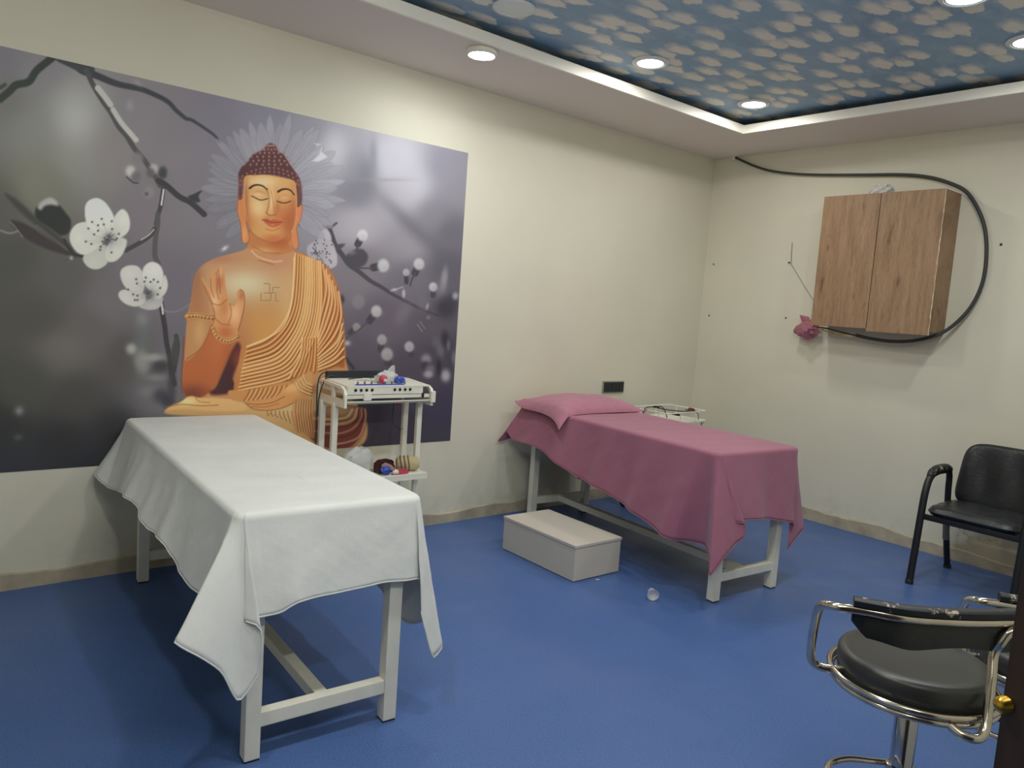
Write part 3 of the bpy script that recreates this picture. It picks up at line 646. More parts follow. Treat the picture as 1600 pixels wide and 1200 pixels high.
# items on the machine (world coordinates)
bg = crumple((-3.235, -.30, 1.008), (.062, .04, .032), 5, M_CLEAR2, 'plastic_bag', sharp=.18)
MB().add([(-3.235, -.29, 1.035), (-3.165, -.28, 1.00), (-3.175, -.285, 1.075), (-3.185, -.27, 1.072), (-3.23, -.27, 1.03), (-3.16, -.26, 1.0)], [(0, 1, 2), (0, 2, 3, 4), (1, 5, 3, 2), (4, 3, 5), (0, 4, 5, 1)]).build('bag_tail', M_CLEAR2, bg)
for v in bg.data.vertices: v.co.z = max(v.co.z, .972)
tag(bg, 'crumpled clear plastic bag lying on the facial machine', 'plastic bag')
rp = MB().sphere((-3.275, -.335, 1.0), .026, 8, (1, .7, 1)).build('applicator_head', M_REDP)
MB().lathe([(.008, -.019), (.012, -.026), (.006, -.028)], 12, axis='Y', c=(-3.275, -.335, .995)).build('white_tip', M_WHW, rp)
tag(rp, 'round pink applicator head in front of the clear bag on the machine', 'applicator')
bp_ = crumple((-3.165, -.325, .995), (.036, .022, .022), 11, M_BLUEP, 'mask_cup', sharp=.12)
tag(bp_, 'shiny blue plastic cup right of the clear bag on the machine', 'cup')
# items on the trolley's middle shelf (top face z .467)
SZ = .468
rl = empty('towel_roll', (-3.085, -.335, SZ), math.radians(-20), 'beige rolled hair band with dark stripes on the trolley shelf', 'roll')
MB().lathe([(.001, -.065), (.030, -.064), (.040, -.050), (.043, 0), (.040, .05), (.030, .064), (.001, .066)], 28, axis='X', c=(0, 0, .043)).build('roll_body', mat('beige_terry', (196, 180, 140), rough=.9, bump=.4, bscale=90), rl)
for xx in (-.045, -.022, .0): 
    r = .0425
    MB().tube([(xx+.004*math.sin(a*2), r*math.cos(a), .043+r*math.sin(a)) for a in [2*PI*k/24 for k in range(24)]], .0035, 6, closed=True).build('stripe', mat('dark_brown_stripe', (92, 74, 58), rough=.8), rl)
cr = []
for j in range(3):
    cr.append(([(-3.165+.052*math.cos(a)*(1-.1*j), -.390+.018*math.sin(a), SZ+.005+.008*j) for a in [2*PI*k/14 for k in range(14)]], .0042))
rc = MB()
for p, r in cr: rc.tube(p, r, 6, closed=True, smooth_path=2)
tag(rc.build('rubber_cord_coil', M_REDP), 'coiled red rubber cord in front of the beige roll', 'cord')
pc = empty('leather_pouch', (-3.225, -.325, SZ), math.radians(8), 'dark brown and pale pouch beside the beige roll', 'pouch')
MB().prism([(-.055, 0), (-.058, .05), (-.03, .068), (.03, .070), (.055, .03), (.05, 0)], 'Y', -.02, .035).build('pouch_body', mat('dark_leather', (66, 34, 34), rough=.5), pc)
MB().prism([(-.045, .03), (-.045, .05), (-.02, .062), (.02, .045), (.052, .018), (.035, .010)], 'Y', -.027, -.0205).build('flap', mat('pale_leather', (190, 150, 140), rough=.5), pc)
MB().tube([(-.052, -.024, .0), (-.056, -.024, .05), (-.03, -.024, .070), (.02, -.024, .072), (.04, -.024, .055)], .003, 6, smooth_path=4).build('piping', M_CHIP, pc)
tag(crumple((-3.255, -.385, SZ+.026), (.030, .02, .024), 21, M_BLUEP, 'sponge', sharp=.14), 'dark blue sponge left of the red cord on the trolley shelf', 'sponge')
tag(crumple((-3.20, -.40, SZ+.014), (.024, .012, .013), 23, M_WHW, 'cotton_pad', sharp=.1), 'small white cotton ball before the blue sponge', 'cotton')
hb = crumple((-3.40, -.33, SZ+.085), (.095, .05, .075), 31, M_CLEAR2, 'plastic_bag', sharp=.12)
for v in hb.data.vertices: v.co.z = max(v.co.z, SZ+.001)
tag(hb, 'big cloudy plastic bag standing on the left of the trolley shelf', 'plastic bag')

# ------------------------------------------------------------------ small trolley hidden behind the mauve bed
t2 = empty('tool_trolley', (-.83, -.40, 0), math.radians(4), 'white wire tool trolley with black base behind the mauve bed', 'trolley')
for x in (-.24, .24):
    for y in (-.16, .16):
        MB().lathe([(.010, -.012), (.028, -.012), (.030, -.007), (.030, .007), (.028, .012), (.010, .012)], 18, axis='X').build('caster', M_CHIP, t2, loc=(x, y, .030))
        MB().box(x-.011, x+.011, y-.011, y+.011, .058, .70, .003).build('post', M_WHITE, t2)
MB().box(-.26, .26, -.18, .18, .06, .09, .006).build('base', M_DARK, t2)
MB().box(-.26, .26, -.18, .18, .68, .695, .003).build('tray', M_WHITE, t2)
rl2 = MB(); zt = .765
for zz in (zt,): rl2.tube([(x, y, zz) for x, y in rrect(-.26, .26, -.18, .18, .03)], .0045, 8, closed=True)
for x, y in ((-.26, -.10), (-.26, .10), (.26, -.10), (.26, .10), (-.1, .18), (.1, .18), (-.1, -.18), (.1, -.18)): rl2.tube([(x, y, .69), (x, y, zt)], .0035, 6)
rl2.build('rail', M_WHITE, t2)
wires([([(-.30, .02, .70), (-.27, .02, .775), (-.22, .0, .79), (-.16, -.02, .782), (-.10, -.05, .772), (.02, -.08, .76), (.12, -.10, .755)], .0042, M_CAB, None),
       ([(-.24, -.06, .80), (-.19, -.07, .80), (-.16, -.08, .77), (-.15, -.10, .72)], .004, M_CAB, None),
       ([(-.33, .0, .66), (-.31, .0, .74), (-.27, .0, .775)], .003, M_CAB, None),
       ([(.05, -.12, .775), (.13, -.14, .77), (.18, -.15, .74), (.19, -.15, .69)], .0035, M_CAB, None)], t2, 'cable')
MB().tube([(-.255, -.05, .800), (-.205, -.058, .797)], .0075, 8).build('tool_handle', M_CHIP, t2)
MB().tube([(-.16, -.15, .758), (-.10, -.17, .748)], .0078, 8).build('tool_handle', M_CHIP, t2)
MB().prism([(-.02, 0), (.03, .004), (.022, .026), (.008, .030)], 'Y', -.02, .02).build('clip', M_REDP, t2, loc=(.07, -.15, .762)).data.materials[0] = mat('maroon_plastic', (78, 40, 44), rough=.5)

# ------------------------------------------------------------------ black armchair against the right wall
ch = empty('armchair', (-.50, -2.50, 0), 0, 'black vinyl armchair with chipped tubular legs against the right wall', 'chair')
for sy in (1, -1):
    y = .262*sy
    fr = [(-.285, y, .004), (-.262, y, .20), (-.238, y, .42), (-.222, y, .53), (-.195, y, .602), (-.150, y, .640), (-.08, y, .652), (.04, y, .650), (.095, y, .640), (.118, y, .60), (.130, y, .50), (.150, y, .30), (.275, y, .004)]
    fr[11] = (.185, y, .25)
    a = MB().tube([Vector(p) for p in fr[:7]], .020, 12, smooth_path=5).build('front_leg', M_BLKTUBE, ch)
    b = MB().tube([Vector(p) for p in fr[6:]], .018, 12, smooth_path=5).build('rear_leg', M_BLKTUBE, ch)
    MB().tube([(-.178, y, .630), (-.150, y, .655), (-.08, y, .668), (.03, y, .667), (.085, y, .656), (.10, y, .642)], [.019, .024, .026, .026, .024, .020], 14, smooth_path=5).build('arm_pad', M_WORN if sy > 0 else M_BLKVINYL, ch)
    MB().lathe([(.001, 0), (.022, 0), (.023, .02), (.020, .024)], 14).build('rubber_foot', M_CHIP, a, loc=(-.285, y, 0))
    MB().lathe([(.001, 0), (.022, 0), (.023, .02), (.020, .024)], 14).build('rubber_foot', M_CHIP, b, loc=(.275, y, 0))
sl = MB().tube([(.192, .262, .20), (.176, .262, .262), (.158, .262, .33), (.142, .262, .38)], .0195, 12).build('leg_sleeve', mat('grey_tape', (120, 118, 104), rough=.6), ch); sl['label'] = 'grey tape wrapped on the rear leg'
se = MB(); 
for x in (-.232, .17): se.box(x-.012, x+.012, -.262, .262, .385, .418, .004)
for y in (-.20, .20): se.tube([(-.232, y, .405), (.17, y, .405)], .010, 8)
se.build('seat_frame', M_BLKTUBE, ch)
def cushion(poly_fn, nx, ny, th, name, m, parent):
    vs = []; 
    for side in (1, -1):
        for j in range(ny+1):
            for i in range(nx+1):
                u, v = 2*i/nx-1, 2*j/ny-1
                e = (max(0, 1-abs(u)**8)*max(0, 1-abs(v)**8))**.3
                vs.append(poly_fn(u, v, side*th*e))
    g = lambda s, i, j: s*(nx+1)*(ny+1)+j*(nx+1)+i
    fs = [(g(0, i, j), g(0, i+1, j), g(0, i+1, j+1), g(0, i, j+1)) for j in range(ny) for i in range(nx)]
    fs += [(g(1, i, j), g(1, i, j+1), g(1, i+1, j+1), g(1, i+1, j)) for j in range(ny) for i in range(nx)]
    rim = [(i, 0) for i in range(nx)]+[(nx, j) for j in range(ny)]+[(i, ny) for i in range(nx, 0, -1)]+[(0, j) for j in range(ny, 0, -1)]
    n = len(rim)
    fs += [(g(0, *rim[k]), g(1, *rim[k]), g(1, *rim[(k+1) % n]), g(0, *rim[(k+1) % n])) for k in range(n)]
    return MB().add(vs, fs, True).build(name, m, parent)
def sq2(u, v, p):   # square -> rounded square
    k = (abs(u)**p+abs(v)**p)**(1/p) if (u or v) else 1; mx = max(abs(u), abs(v))
    f = mx/k if k else 1; return u*f, v*f
def seatf(u, v, h):
    a, b = sq2(u, v, 7); x = -.035+a*.215; y = b*.248
    return (x, y, .440+h+(.003*hashn(x*22, y*18) if h > 0 else 0)+.010*(1-a*a)*(1-b*b)*(h > 0)-.01*(a > .8))
cushion(seatf, 30, 34, .032, 'seat_cushion', M_BLKVINYL, ch)
def backf(u, v, h):
    a, b = sq2(u, v, 5); zc = .625+b*.200; y = a*(.262-.028*(b+1)/2*1.0)
    wv = .008*math.sin(y*34+1)*(b > -.9)*math.exp(-((b-.2)/.6)**2)
    return (.215+.16*(zc-.42)*.9-.03*(1-a*a)*0+h+(-(wv) if h < 0 else 0)+.018*a*a*-1, y, zc)
cushion(backf, 34, 34, .022, 'backrest', M_BLKVINYL, ch)
bk = MB()
for y in (-.20, .20): MB().tube([(.17, y, .405), (.235, y, .42), (.262, y, .50), (.30, y, .74)], .010, 8, smooth_path=4).build('back_frame', M_BLKTUBE, ch)
thr = MB()
random.seed(4)
for k in range(9):
    y = random.uniform(-.22, .24); x = random.uniform(-.22, -.16); l = random.uniform(.03, .09)
    thr.tube([(x, y, .40), (x+random.uniform(-.01, .02), y+random.uniform(-.03, .03), .40-l*.6), (x+random.uniform(-.02, .03), y+random.uniform(-.05, .05), .40-l)], .0007, 4, smooth_path=4)
o = thr.build('loose_thread', mat('grey_thread', (90, 84, 72), rough=.9), ch); o['kind'] = 'stuff'

# ------------------------------------------------------------------ chrome bar stools
def stool(loc, rz, label, zs=.60):
    e = empty('bar_stool', (loc[0], loc[1], 0), rz, label, 'stool', 'chrome bar stools by the door')
    MB().lathe([(.001, .000), (.205, .000), (.208, .006), (.200, .014), (.12, .028), (.05, .05), (.034, .075), (.030, .10)], 48).build('base_plate', M_CHROME, e)
    MB().lathe([(.029, .09), (.029, zs-.09), (.028, zs-.088), (.024, zs-.086), (.024, zs-.075), (.040, zs-.062), (.075, zs-.055)], 32).build('column', M_STEM, e)
    fr = MB().tube([(.02, .028, .300), (-.02, .060, .302), (-.075, .105, .304), (-.135, .122, .304), (-.180, .105, .304), (-.198, .05, .304), (-.175, -.02, .304), (-.12, -.06, .304), (-.05, -.05, .302), (-.01, -.028, .300)], .0085, 10, smooth_path=6).build('footrest', M_CHROME, e)
    MB().lathe([(.0295, .285), (.036, .287), (.036, .318), (.0295, .320)], 24).build('footrest_collar', M_CHROME, fr)
    MB().lathe([(.001, zs-.056), (.170, zs-.056), (.180, zs-.050), (.176, zs-.046), (.001, zs-.046)], 40).build('seat_plate', M_RUST, e)
    MB().lathe([(.001, zs-.045), (.174, zs-.045), (.182, zs-.040), (.185, zs-.010), (.184, zs+.008), (.179, zs+.016), (.168, zs+.020), (.14, zs+.019), (.09, zs+.015), (.001, zs+.012)], 56).build('seat_cushion', M_PADP, e)
    for zz, rr in ((zs-.040, .200), (zs-.058, .196)):
        MB().tube([(rr*math.cos(a), rr*math.sin(a), zz) for a in [2*PI*k/56 for k in range(56)]], .0085, 10, closed=True).build('seat_ring', M_CHROME, e)
    return e
def wpt(p, c): return (p[0]-c[0], p[1]-c[1], p[2])
s1c = (-3.352, -3.250)
s1 = stool(s1c, 0, 'chrome bar stool with round black seat, nearest the door edge')
fr = [(-3.47, -3.12, .558), (-3.495, -3.095, .556), (-3.512, -3.070, .560), (-3.530, -3.062, .585), (-3.560, -3.075, .65), (-3.607, -3.105, .74), (-3.632, -3.130, .772), (-3.640, -3.165, .781), (-3.605, -3.215, .782), (-3.568, -3.277, .781), (-3.516, -3.328, .780), (-3.426, -3.394, .780), (-3.335, -3.446, .780), (-3.26, -3.478, .779), (-3.225, -3.490, .776), (-3.240, -3.505, .772), (-3.29, -3.492, .771), (-3.335, -3.468, .770), (-3.355, -3.450, .758), (-3.362, -3.440, .735), (-3.362, -3.428, .70), (-3.39, -3.438, .65), (-3.424, -3.449, .585), (-3.45, -3.456, .548), (-3.475, -3.450, .532), (-3.49, -3.42, .533), (-3.485, -3.385, .545)]
MB().tube([wpt(p, s1c) for p in fr], .0112, 12, smooth_path=5).build('arm_tube', M_CHROME, s1)
# padded back band around the tube
def band(path, e, c, th=.016, ztop=.022, zlow=-.072, flip=1):
    P = catmull([Vector(wpt(p, c)) for p in path], 8); n = len(P); up = []; lo = []; 
    cc = Vector((0, 0, 0))
    def strip(z0, z1, w0, w1, off, name, m, jag=0):
        vs = []; 
        for i, p in enumerate(P):
            t = (P[min(i+1, n-1)]-P[max(i-1, 0)]).normalized(); nn = Vector((-t.y, t.x, 0))*flip
            sag = .006*math.sin(i*.31+.8)*jag; tp = min(1, min(i, n-1-i)/5+.45)
            prof = [(off-w0, z0+sag), (off-w1, z1), (off-w1*.6, z1+.004), (off+w1*.6, z1+.004), (off+w1, z1), (off+w0, z0+sag)]
            for o_, zz in prof: q = p+nn*o_; vs.append((q.x, q.y, p.z+(zz if zz > 0 else zz*tp)))
        k = 6; fs = [(i*k+j, i*k+(j+1) % k, (i+1)*k+(j+1) % k, (i+1)*k+j) for i in range(n-1) for j in range(k)]
        fs += [tuple(range(k)), tuple((n-1)*k+j for j in range(k))]
        return MB().add(vs, fs, True).build(name, m, e)
    strip(.011, .026, .014, .018, 0.004, 'back_pad', M_WORN)
    strip(zlow, -.013, .006, .010, 0.010, 'back_pad_flap', M_BLKVINYL, 1)
bpath = [(-3.618, -3.196, .782), (-3.568, -3.277, .781), (-3.516, -3.328, .780), (-3.426, -3.394, .780), (-3.335, -3.446, .780), (-3.285, -3.468, .780)]
band(bpath, s1, s1c)
lv = MB().tube([(-3.34+3.352, -3.30+3.25, .535), (-3.315+3.352, -3.40+3.25, .522), (-3.28+3.352, -3.47+3.25, .515)], .006, 8).build('height_lever', M_CHIP, s1)
SH = Vector((.62, -.125, -.068)); s2c = (s1c[0]+SH.x, s1c[1]+SH.y)
s2 = stool(s2c, 0, 'second chrome bar stool mostly hidden behind the dark door edge', .52)
MB().tube([wpt(Vector(p)+SH, s2c) for p in fr], .0112, 12, smooth_path=5).build('arm_tube', M_CHROME, s2)
band([Vector(p)+SH for p in bpath], s2, s2c)

# ------------------------------------------------------------------ printed mural (flat print: colours held per vertex of a fine sheet)
MX0, MX1, MZ0, MZ1 = -5.30, -2.5545, .5510, 2.3968
NXg, NZg = 830, 560
gx = np.linspace(MX0, MX1, NXg+1); gz = np.linspace(MZ0, MZ1, NZg+1)
GX, GZ = np.meshgrid(gx, gz)
def print_coords(x, z):
    """sheet position -> drawing coordinates of the print (a fixed plane-to-plane mapping)"""
    dx, dy, dz = x-CX, 0-CY, z-CZ
    w_ = dx*_fwd.x+dy*_fwd.y+dz*_fwd.z
    return 800+CF*(dx*_right.x+dy*_right.y+dz*_right.z)/w_, 600-CF*(dx*_up.x+dy*_up.y+dz*_up.z)/w_
PU, PV = print_coords(GX.ravel(), GZ.ravel()); PU = PU.ravel(); PV = PV.ravel()
COL = np.zeros((PU.size, 3))
def sel(x0, x1, y0, y1): return np.nonzero((PU > x0) & (PU < x1) & (PV > y0) & (PV < y1))[0]
def put(i, a, c): COL[i] += (np.array(c, float)-COL[i])*a[:, None]
def segd(x, y, P, closed=True):
    P = np.asarray(P, float); d = np.full(x.shape, 1e9); ins = np.zeros(x.shape, bool); tt = np.zeros(x.shape); n = len(P)
    for k in range(n if closed else n-1):
        a, b = P[k], P[(k+1) % n]; e = b-a; L2 = max(e@e, 1e-9)
        t = np.clip(((x-a[0])*e[0]+(y-a[1])*e[1])/L2, 0, 1); q = np.hypot(x-a[0]-t*e[0], y-a[1]-t*e[1])
        m = q < d; d[m] = q[m]; tt[m] = (k+t[m])/(n if closed else n-1)
        if closed and a[1] != b[1]:
            c = ((a[1] > y) != (b[1] > y)) & (x < (b[0]-a[0])*(y-a[1])/(b[1]-a[1])+a[0]); ins ^= c
    return d, ins, tt
def sm2(P, closed, k=5): 
    Q = catmull([Vector((p[0], p[1], 0)) for p in P], k, closed); return [(q.x, q.y) for q in Q]
def poly(P, c, soft=1.0, a=1.0, smooth=True):
    P = sm2(P, True) if smooth else P
    xs = [p[0] for p in P]; ys = [p[1] for p in P]; m = soft*2+2
    i = sel(min(xs)-m, max(xs)+m, min(ys)-m, max(ys)+m)
    if not len(i): return i, None
    d, ins, _ = segd(PU[i], PV[i], P); sd = np.where(ins, d, -d)
    al = np.clip(sd/soft*.5+.5, 0, 1)*a; put(i, al, c); return i, sd
def stroke(P, w, c, soft=1.0, a=1.0, smooth=True, w1=None):
    P = sm2(P, False) if smooth and len(P) > 2 else P
    xs = [p[0] for p in P]; ys = [p[1] for p in P]; m = max(w, w1 or 0)+soft+2
    i = sel(min(xs)-m, max(xs)+m, min(ys)-m, max(ys)+m)
    if not len(i): return
    d, _, t = segd(PU[i], PV[i], P, False); ww = w/2 if w1 is None else (w+(w1-w)*t)/2
    put(i, np.clip((ww-d)/soft+.5, 0, 1)*a, c)
def blob(x, y, rx, ry, c, a=1.0, p=2.0, rot=0):
    R_ = max(rx, ry)*2.6; i = sel(x-R_, x+R_, y-R_, y+R_)
    if not len(i): return
    u = (PU[i]-x)*math.cos(rot)+(PV[i]-y)*math.sin(rot); v = -(PU[i]-x)*math.sin(rot)+(PV[i]-y)*math.cos(rot)
    put(i, a*np.exp(-((u/rx)**2+(v/ry)**2)**(p/2)), c)
def shade(P, c, x, y, rx, ry, a, soft=1.5, rot=0, p=2.0):
    """soft blob confined to an outline"""
    Q = sm2(P, True); xs = [q[0] for q in Q]; ys = [q[1] for q in Q]; i = sel(min(xs)-2, max(xs)+2, min(ys)-2, max(ys)+2)
    d, ins, _ = segd(PU[i], PV[i], Q); u = (PU[i]-x)*math.cos(rot)+(PV[i]-y)*math.sin(rot); v = -(PU[i]-x)*math.sin(rot)+(PV[i]-y)*math.cos(rot)
    put(i, np.clip(np.where(ins, d, -d)/soft, 0, 1)*a*np.exp(-((u/rx)**2+(v/ry)**2)**(p/2)), c)
c1 = lambda L: [(x*.25, 50+y*.25) for x, y in L]
c2_ = lambda L: [(x*.25, 300+y*.25) for x, y in L]
c3 = lambda L: [(260+x*.225, 160+y*.225) for x, y in L]
c4 = lambda L: [(260+x*.225, 400+y*.225) for x, y in L]
c6 = lambda L: [(500+x*.21667, 340+y*.21667) for x, y in L]
c7 = lambda L: [(460+x*.15, 550+y*.15) for x, y in L]
# background: smooth field through colour samples
S = [(-60, 80, 120, 118, 124), (0, 90, 124, 122, 128), (60, 110, 132, 130, 134), (0, 150, 118, 118, 112), (60, 200, 134, 134, 130), (120, 170, 150, 150, 148), (125, 240, 138, 138, 132), (60, 300, 118, 118, 106), (10, 330, 92, 92, 84), (170, 230, 136, 130, 130), (210, 180, 132, 128, 132), (270, 230, 128, 122, 126), (250, 330, 122, 116, 120), (300, 300, 124, 118, 124),
 (330, 200, 124, 120, 130), (420, 170, 128, 126, 138), (480, 200, 138, 136, 146), (520, 240, 160, 160, 166), (560, 260, 140, 138, 146), (610, 255, 178, 176, 184), (640, 290, 172, 170, 176), (560, 300, 118, 116, 124), (700, 260, 128, 126, 136), (720, 300, 128, 124, 132), (610, 310, 158, 154, 160), (680, 340, 122, 118, 126), (560, 350, 160, 156, 162), (640, 380, 138, 132, 140), (700, 360, 96, 94, 102),
 (560, 420, 116, 110, 116), (640, 440, 104, 98, 108), (700, 420, 88, 84, 92), (600, 500, 94, 86, 96), (680, 500, 84, 78, 86), (560, 560, 84, 78, 88), (640, 580, 76, 68, 78), (700, 560, 66, 62, 72), (600, 640, 66, 60, 72), (690, 640, 60, 56, 72), (620, 690, 62, 58, 68), (700, 690, 62, 60, 70),
 (20, 400, 82, 82, 76), (100, 430, 92, 90, 88), (170, 470, 108, 104, 106), (60, 500, 82, 80, 74), (140, 520, 96, 92, 92), (100, 550, 100, 96, 92), (220, 420, 112, 106, 112), (260, 450, 110, 104, 112), (200, 560, 82, 78, 78), (40, 600, 78, 78, 72), (120, 620, 74, 72, 70), (0, 680, 56, 56, 56), (100, 700, 52, 52, 54), (180, 680, 54, 54, 56), (240, 620, 96, 94, 98), (280, 560, 104, 100, 108), (20, 740, 54, 56, 62), (130, 735, 50, 52, 58), (-60, 400, 80, 80, 74), (-60, 700, 54, 54, 56), (300, 640, 100, 98, 100), (420, 640, 90, 84, 90)]
S = np.array(S, float); num = np.zeros((PU.size, 3)); den = np.zeros(PU.size)
for x, y, r, g, b in S:
    w_ = 1/(((PU-x)**2+(PV-y)**2)/900+.35)**1.9; num += w_[:, None]*np.array([r, g, b]); den += w_
COL[:] = num/den[:, None]
for x, y, rx, ry, c, a in ((118, 185, 36, 46, (176, 176, 172), .85), (55, 270, 34, 42, (130, 130, 116), .6), (522, 235, 18, 30, (184, 184, 188), .8), (616, 245, 26, 32, (168, 167, 173), .75), (624, 302, 22, 22, (164, 162, 168), .7), (572, 268, 16, 22, (112, 114, 120), .7), (583, 240, 6, 26, (116, 118, 126), .6), (600, 281, 40, 3, (138, 138, 142), .6), (98, 540, 46, 24, (112, 106, 102), .5), (222, 545, 16, 52, (108, 118, 114), .5), (222, 498, 10, 12, (132, 134, 130), .6), (250, 640, 26, 20, (112, 110, 114), .5), (30, 642, 7, 7, (150, 150, 152), .7), (28, 683, 7, 5, (110, 110, 112), .5), (212, 335, 40, 70, (122, 114, 120), .3)):
    blob(x, y, rx, ry, c, a)
blob(650, 360, 90, 12, (88, 86, 94), .55, rot=.75)
DK, DK2, LT = (58, 60, 62), (76, 72, 76), (176, 176, 172)
# branches, left
stroke(c1([(0, 420), (60, 370), (100, 332), (180, 310), (225, 245), (290, 190), (340, 150)]), 12, (58, 66, 62), 3)
stroke(c1([(0, 350), (30, 330)]), 6, (70, 78, 74), 3)
stroke(c1([(390, 165), (480, 215), (520, 245), (600, 272), (690, 310), (760, 332), (860, 352), (920, 372), (1040, 430), (1100, 490), (1160, 540), (1200, 552), (1290, 610), (1345, 652), (1370, 690)]), 13, (66, 68, 72), 2.5, w1=3)
stroke(c1([(380, 160), (470, 200), (560, 240)]), 16, (70, 72, 76), 3)
stroke(c1([(540, 240), (580, 330), (640, 430), (690, 500), (740, 590), (790, 650), (840, 730), (900, 800), (960, 890), (1000, 960)]), 8, (84, 82, 82), 1.5)
stroke(c1([(610, 350), (650, 400), (690, 455)]), 9, (186, 186, 180), 2); stroke(c1([(705, 485), (760, 570), (850, 675)]), 8, (186, 186, 180), 2)
blob(*c1([(810, 460)])[0], 6, 8, (160, 158, 158), .6); blob(*c1([(860, 320)])[0], 9, 4, (156, 152, 156), .6, rot=.6)
for p, r, c in (((815, 870), 8, (190, 190, 184)), ((850, 905), 8, (108, 106, 108)), ((860, 790), 9, (126, 122, 122)), ((930, 1000), 9, (134, 130, 128)), ((960, 855), 7, (176, 174, 170)), ((1018, 868), 6.5, (72, 74, 74)), ((1015, 890), 7, (66, 68, 68)), ((915, 1012), 3, (90, 88, 88)), ((940, 880), 7, (100, 94, 94))):
    x, y = c1([p])[0]; blob(x, y, r, r*1.15, c, .95, 4)
stroke(c1([(790, 905), (830, 940), (862, 945)]), 2.2, (70, 70, 70))
stroke(c1([(990, 930), (1040, 960), (1120, 1030), (1190, 1065), (1275, 1140)]), 9, (62, 62, 64), 1.5); poly(c1([(1175, 1030), (1205, 1015), (1262, 990), (1240, 1025), (1250, 1060), (1215, 1062)]), (62, 62, 64), 1.3); blob(*c1([(1215, 1035)])[0], 4, 4, DK, .9)
stroke(c1([(1020, 975), (1005, 1080), (985, 1150), (975, 1200)]), 7, (72, 70, 72), 1.2); stroke(c1([(1022, 985), (1008, 1080)]), 2.5, (206, 204, 204))
stroke(c2_([(985, 140), (985, 200), (975, 260), (968, 330), (968, 400), (990, 450)]), 8, (88, 84, 86), 1.3); stroke(c2_([(965, 230), (940, 270), (900, 300), (850, 330), (785, 365)]), 7, (72, 70, 70), 1.2); stroke(c2_([(960, 235), (930, 268), (880, 300)]), 2, (176, 172, 172))
stroke(c2_([(1000, 640), (1012, 740), (1030, 850), (1040, 940), (1060, 1040), (1068, 1110), (1090, 1200)]), 8, (60, 58, 60), 1.3); stroke(c2_([(1004, 680), (1020, 735), (1070, 750), (1130, 735), (1200, 690)]), 3, (120, 116, 120)); stroke(c2_([(1010, 700), (1018, 760)]), 3, (190, 188, 186))
stroke(c2_([(1100, 900), (1110, 960), (1100, 1040), (1085, 1120)]), 7, (62, 62, 62), 1.5); poly(c2_([(1070, 1000), (1100, 890), (1115, 930), (1112, 1060), (1080, 1080)]), (70, 70, 68), 1.5)
# bud and leaves, far left
poly(c2_([(30, 10), (120, 60), (230, 160), (400, 300), (470, 390), (390, 370), (280, 260), (120, 120)]), (66, 66, 64), 3, .9)
poly(c2_([(60, 180), (160, 200), (300, 290), (420, 370), (490, 400), (380, 385), (230, 330), (120, 260)]), (66, 60, 60), 2.5)
stroke(c2_([(230, 210), (330, 290), (420, 360)]), 4, (98, 94, 92), 2, .7); stroke(c2_([(0, 240), (60, 258), (110, 245)]), 3, (140, 138, 132), 2, .8); stroke(c2_([(60, 185), (90, 215), (140, 280)]), 2, (150, 148, 142), 1.5, .6)
poly(c2_([(218, 140), (232, 90), (300, 55), (360, 75), (410, 130), (442, 180), (430, 250), (380, 270), (320, 230), (240, 175)]), (50, 54, 52), 2)
poly(c2_([(235, 95), (255, 62), (310, 35), (350, 55), (362, 85), (320, 80), (280, 88), (255, 112)]), (172, 172, 166), 2.5)
stroke(c2_([(400, 300), (430, 350), (470, 395), (540, 400)]), 5, (60, 58, 58)); stroke(c2_([(400, 430), (440, 412), (490, 408)]), 2.5, (84, 82, 80)); blob(*c2_([(445, 412)])[0], 3, 3, (190, 188, 184), .8)
# blossoms
def petal(P, c, cx, cy):
    i, sd = poly(P, c, 1.2)
    if sd is None: return
    Q = np.array(P); m = Q.mean(0); shade(P, tuple(v*.88 for v in c), cx, cy, 20, 20, .75); shade(P, tuple(min(255, v*1.04) for v in c), m[0]*1.3-cx*.3, m[1]*1.3-cy*.3, 10, 10, .6)
    stroke(sm2(P, True)+[sm2(P, True)[0]], .9, tuple(v*.84 for v in c), 1, .55, smooth=False)
F1 = [[(540, 200), (530, 110), (548, 60), (600, 38), (650, 60), (690, 110), (712, 170), (690, 250), (640, 280), (570, 250)], [(705, 175), (740, 122), (770, 108), (800, 140), (812, 205), (790, 260), (720, 300), (690, 275)], [(545, 190), (480, 200), (440, 250), (438, 310), (480, 375), (540, 392), (610, 350), (650, 300), (600, 240)], [(530, 388), (520, 430), (560, 475), (620, 480), (672, 440), (680, 370), (650, 330), (590, 350)], [(665, 430), (720, 432), (770, 380), (790, 300), (720, 285), (690, 310), (655, 370)]]
for k, P in enumerate([F1[3], F1[4], F1[2], F1[1], F1[0]]): petal(c2_(P), ((190, 190, 180), (200, 200, 190), (206, 206, 196), (208, 208, 198), (218, 218, 210))[k], 170, 372)
F2 = [[(888, 530), (898, 470), (940, 438), (990, 450), (1018, 500), (1015, 570), (970, 620), (920, 600)], [(758, 550), (755, 490), (800, 460), (860, 465), (892, 510), (905, 570), (880, 640), (800, 612)], [(1005, 560), (1030, 520), (1048, 580), (1030, 635), (985, 670), (945, 640)], [(740, 635), (765, 612), (830, 615), (905, 640), (905, 690), (850, 716), (790, 702), (750, 670)], [(900, 690), (955, 655), (1015, 655), (1010, 700), (980, 730), (920, 736), (865, 714)]]
for k, P in enumerate([F2[4], F2[3], F2[2], F2[1], F2[0]]): petal(c2_(P), ((174, 172, 170), (192, 190, 184), (196, 194, 188), (196, 194, 188), (206, 204, 198))[k], 234, 458)
rs = np.random.RandomState(3)
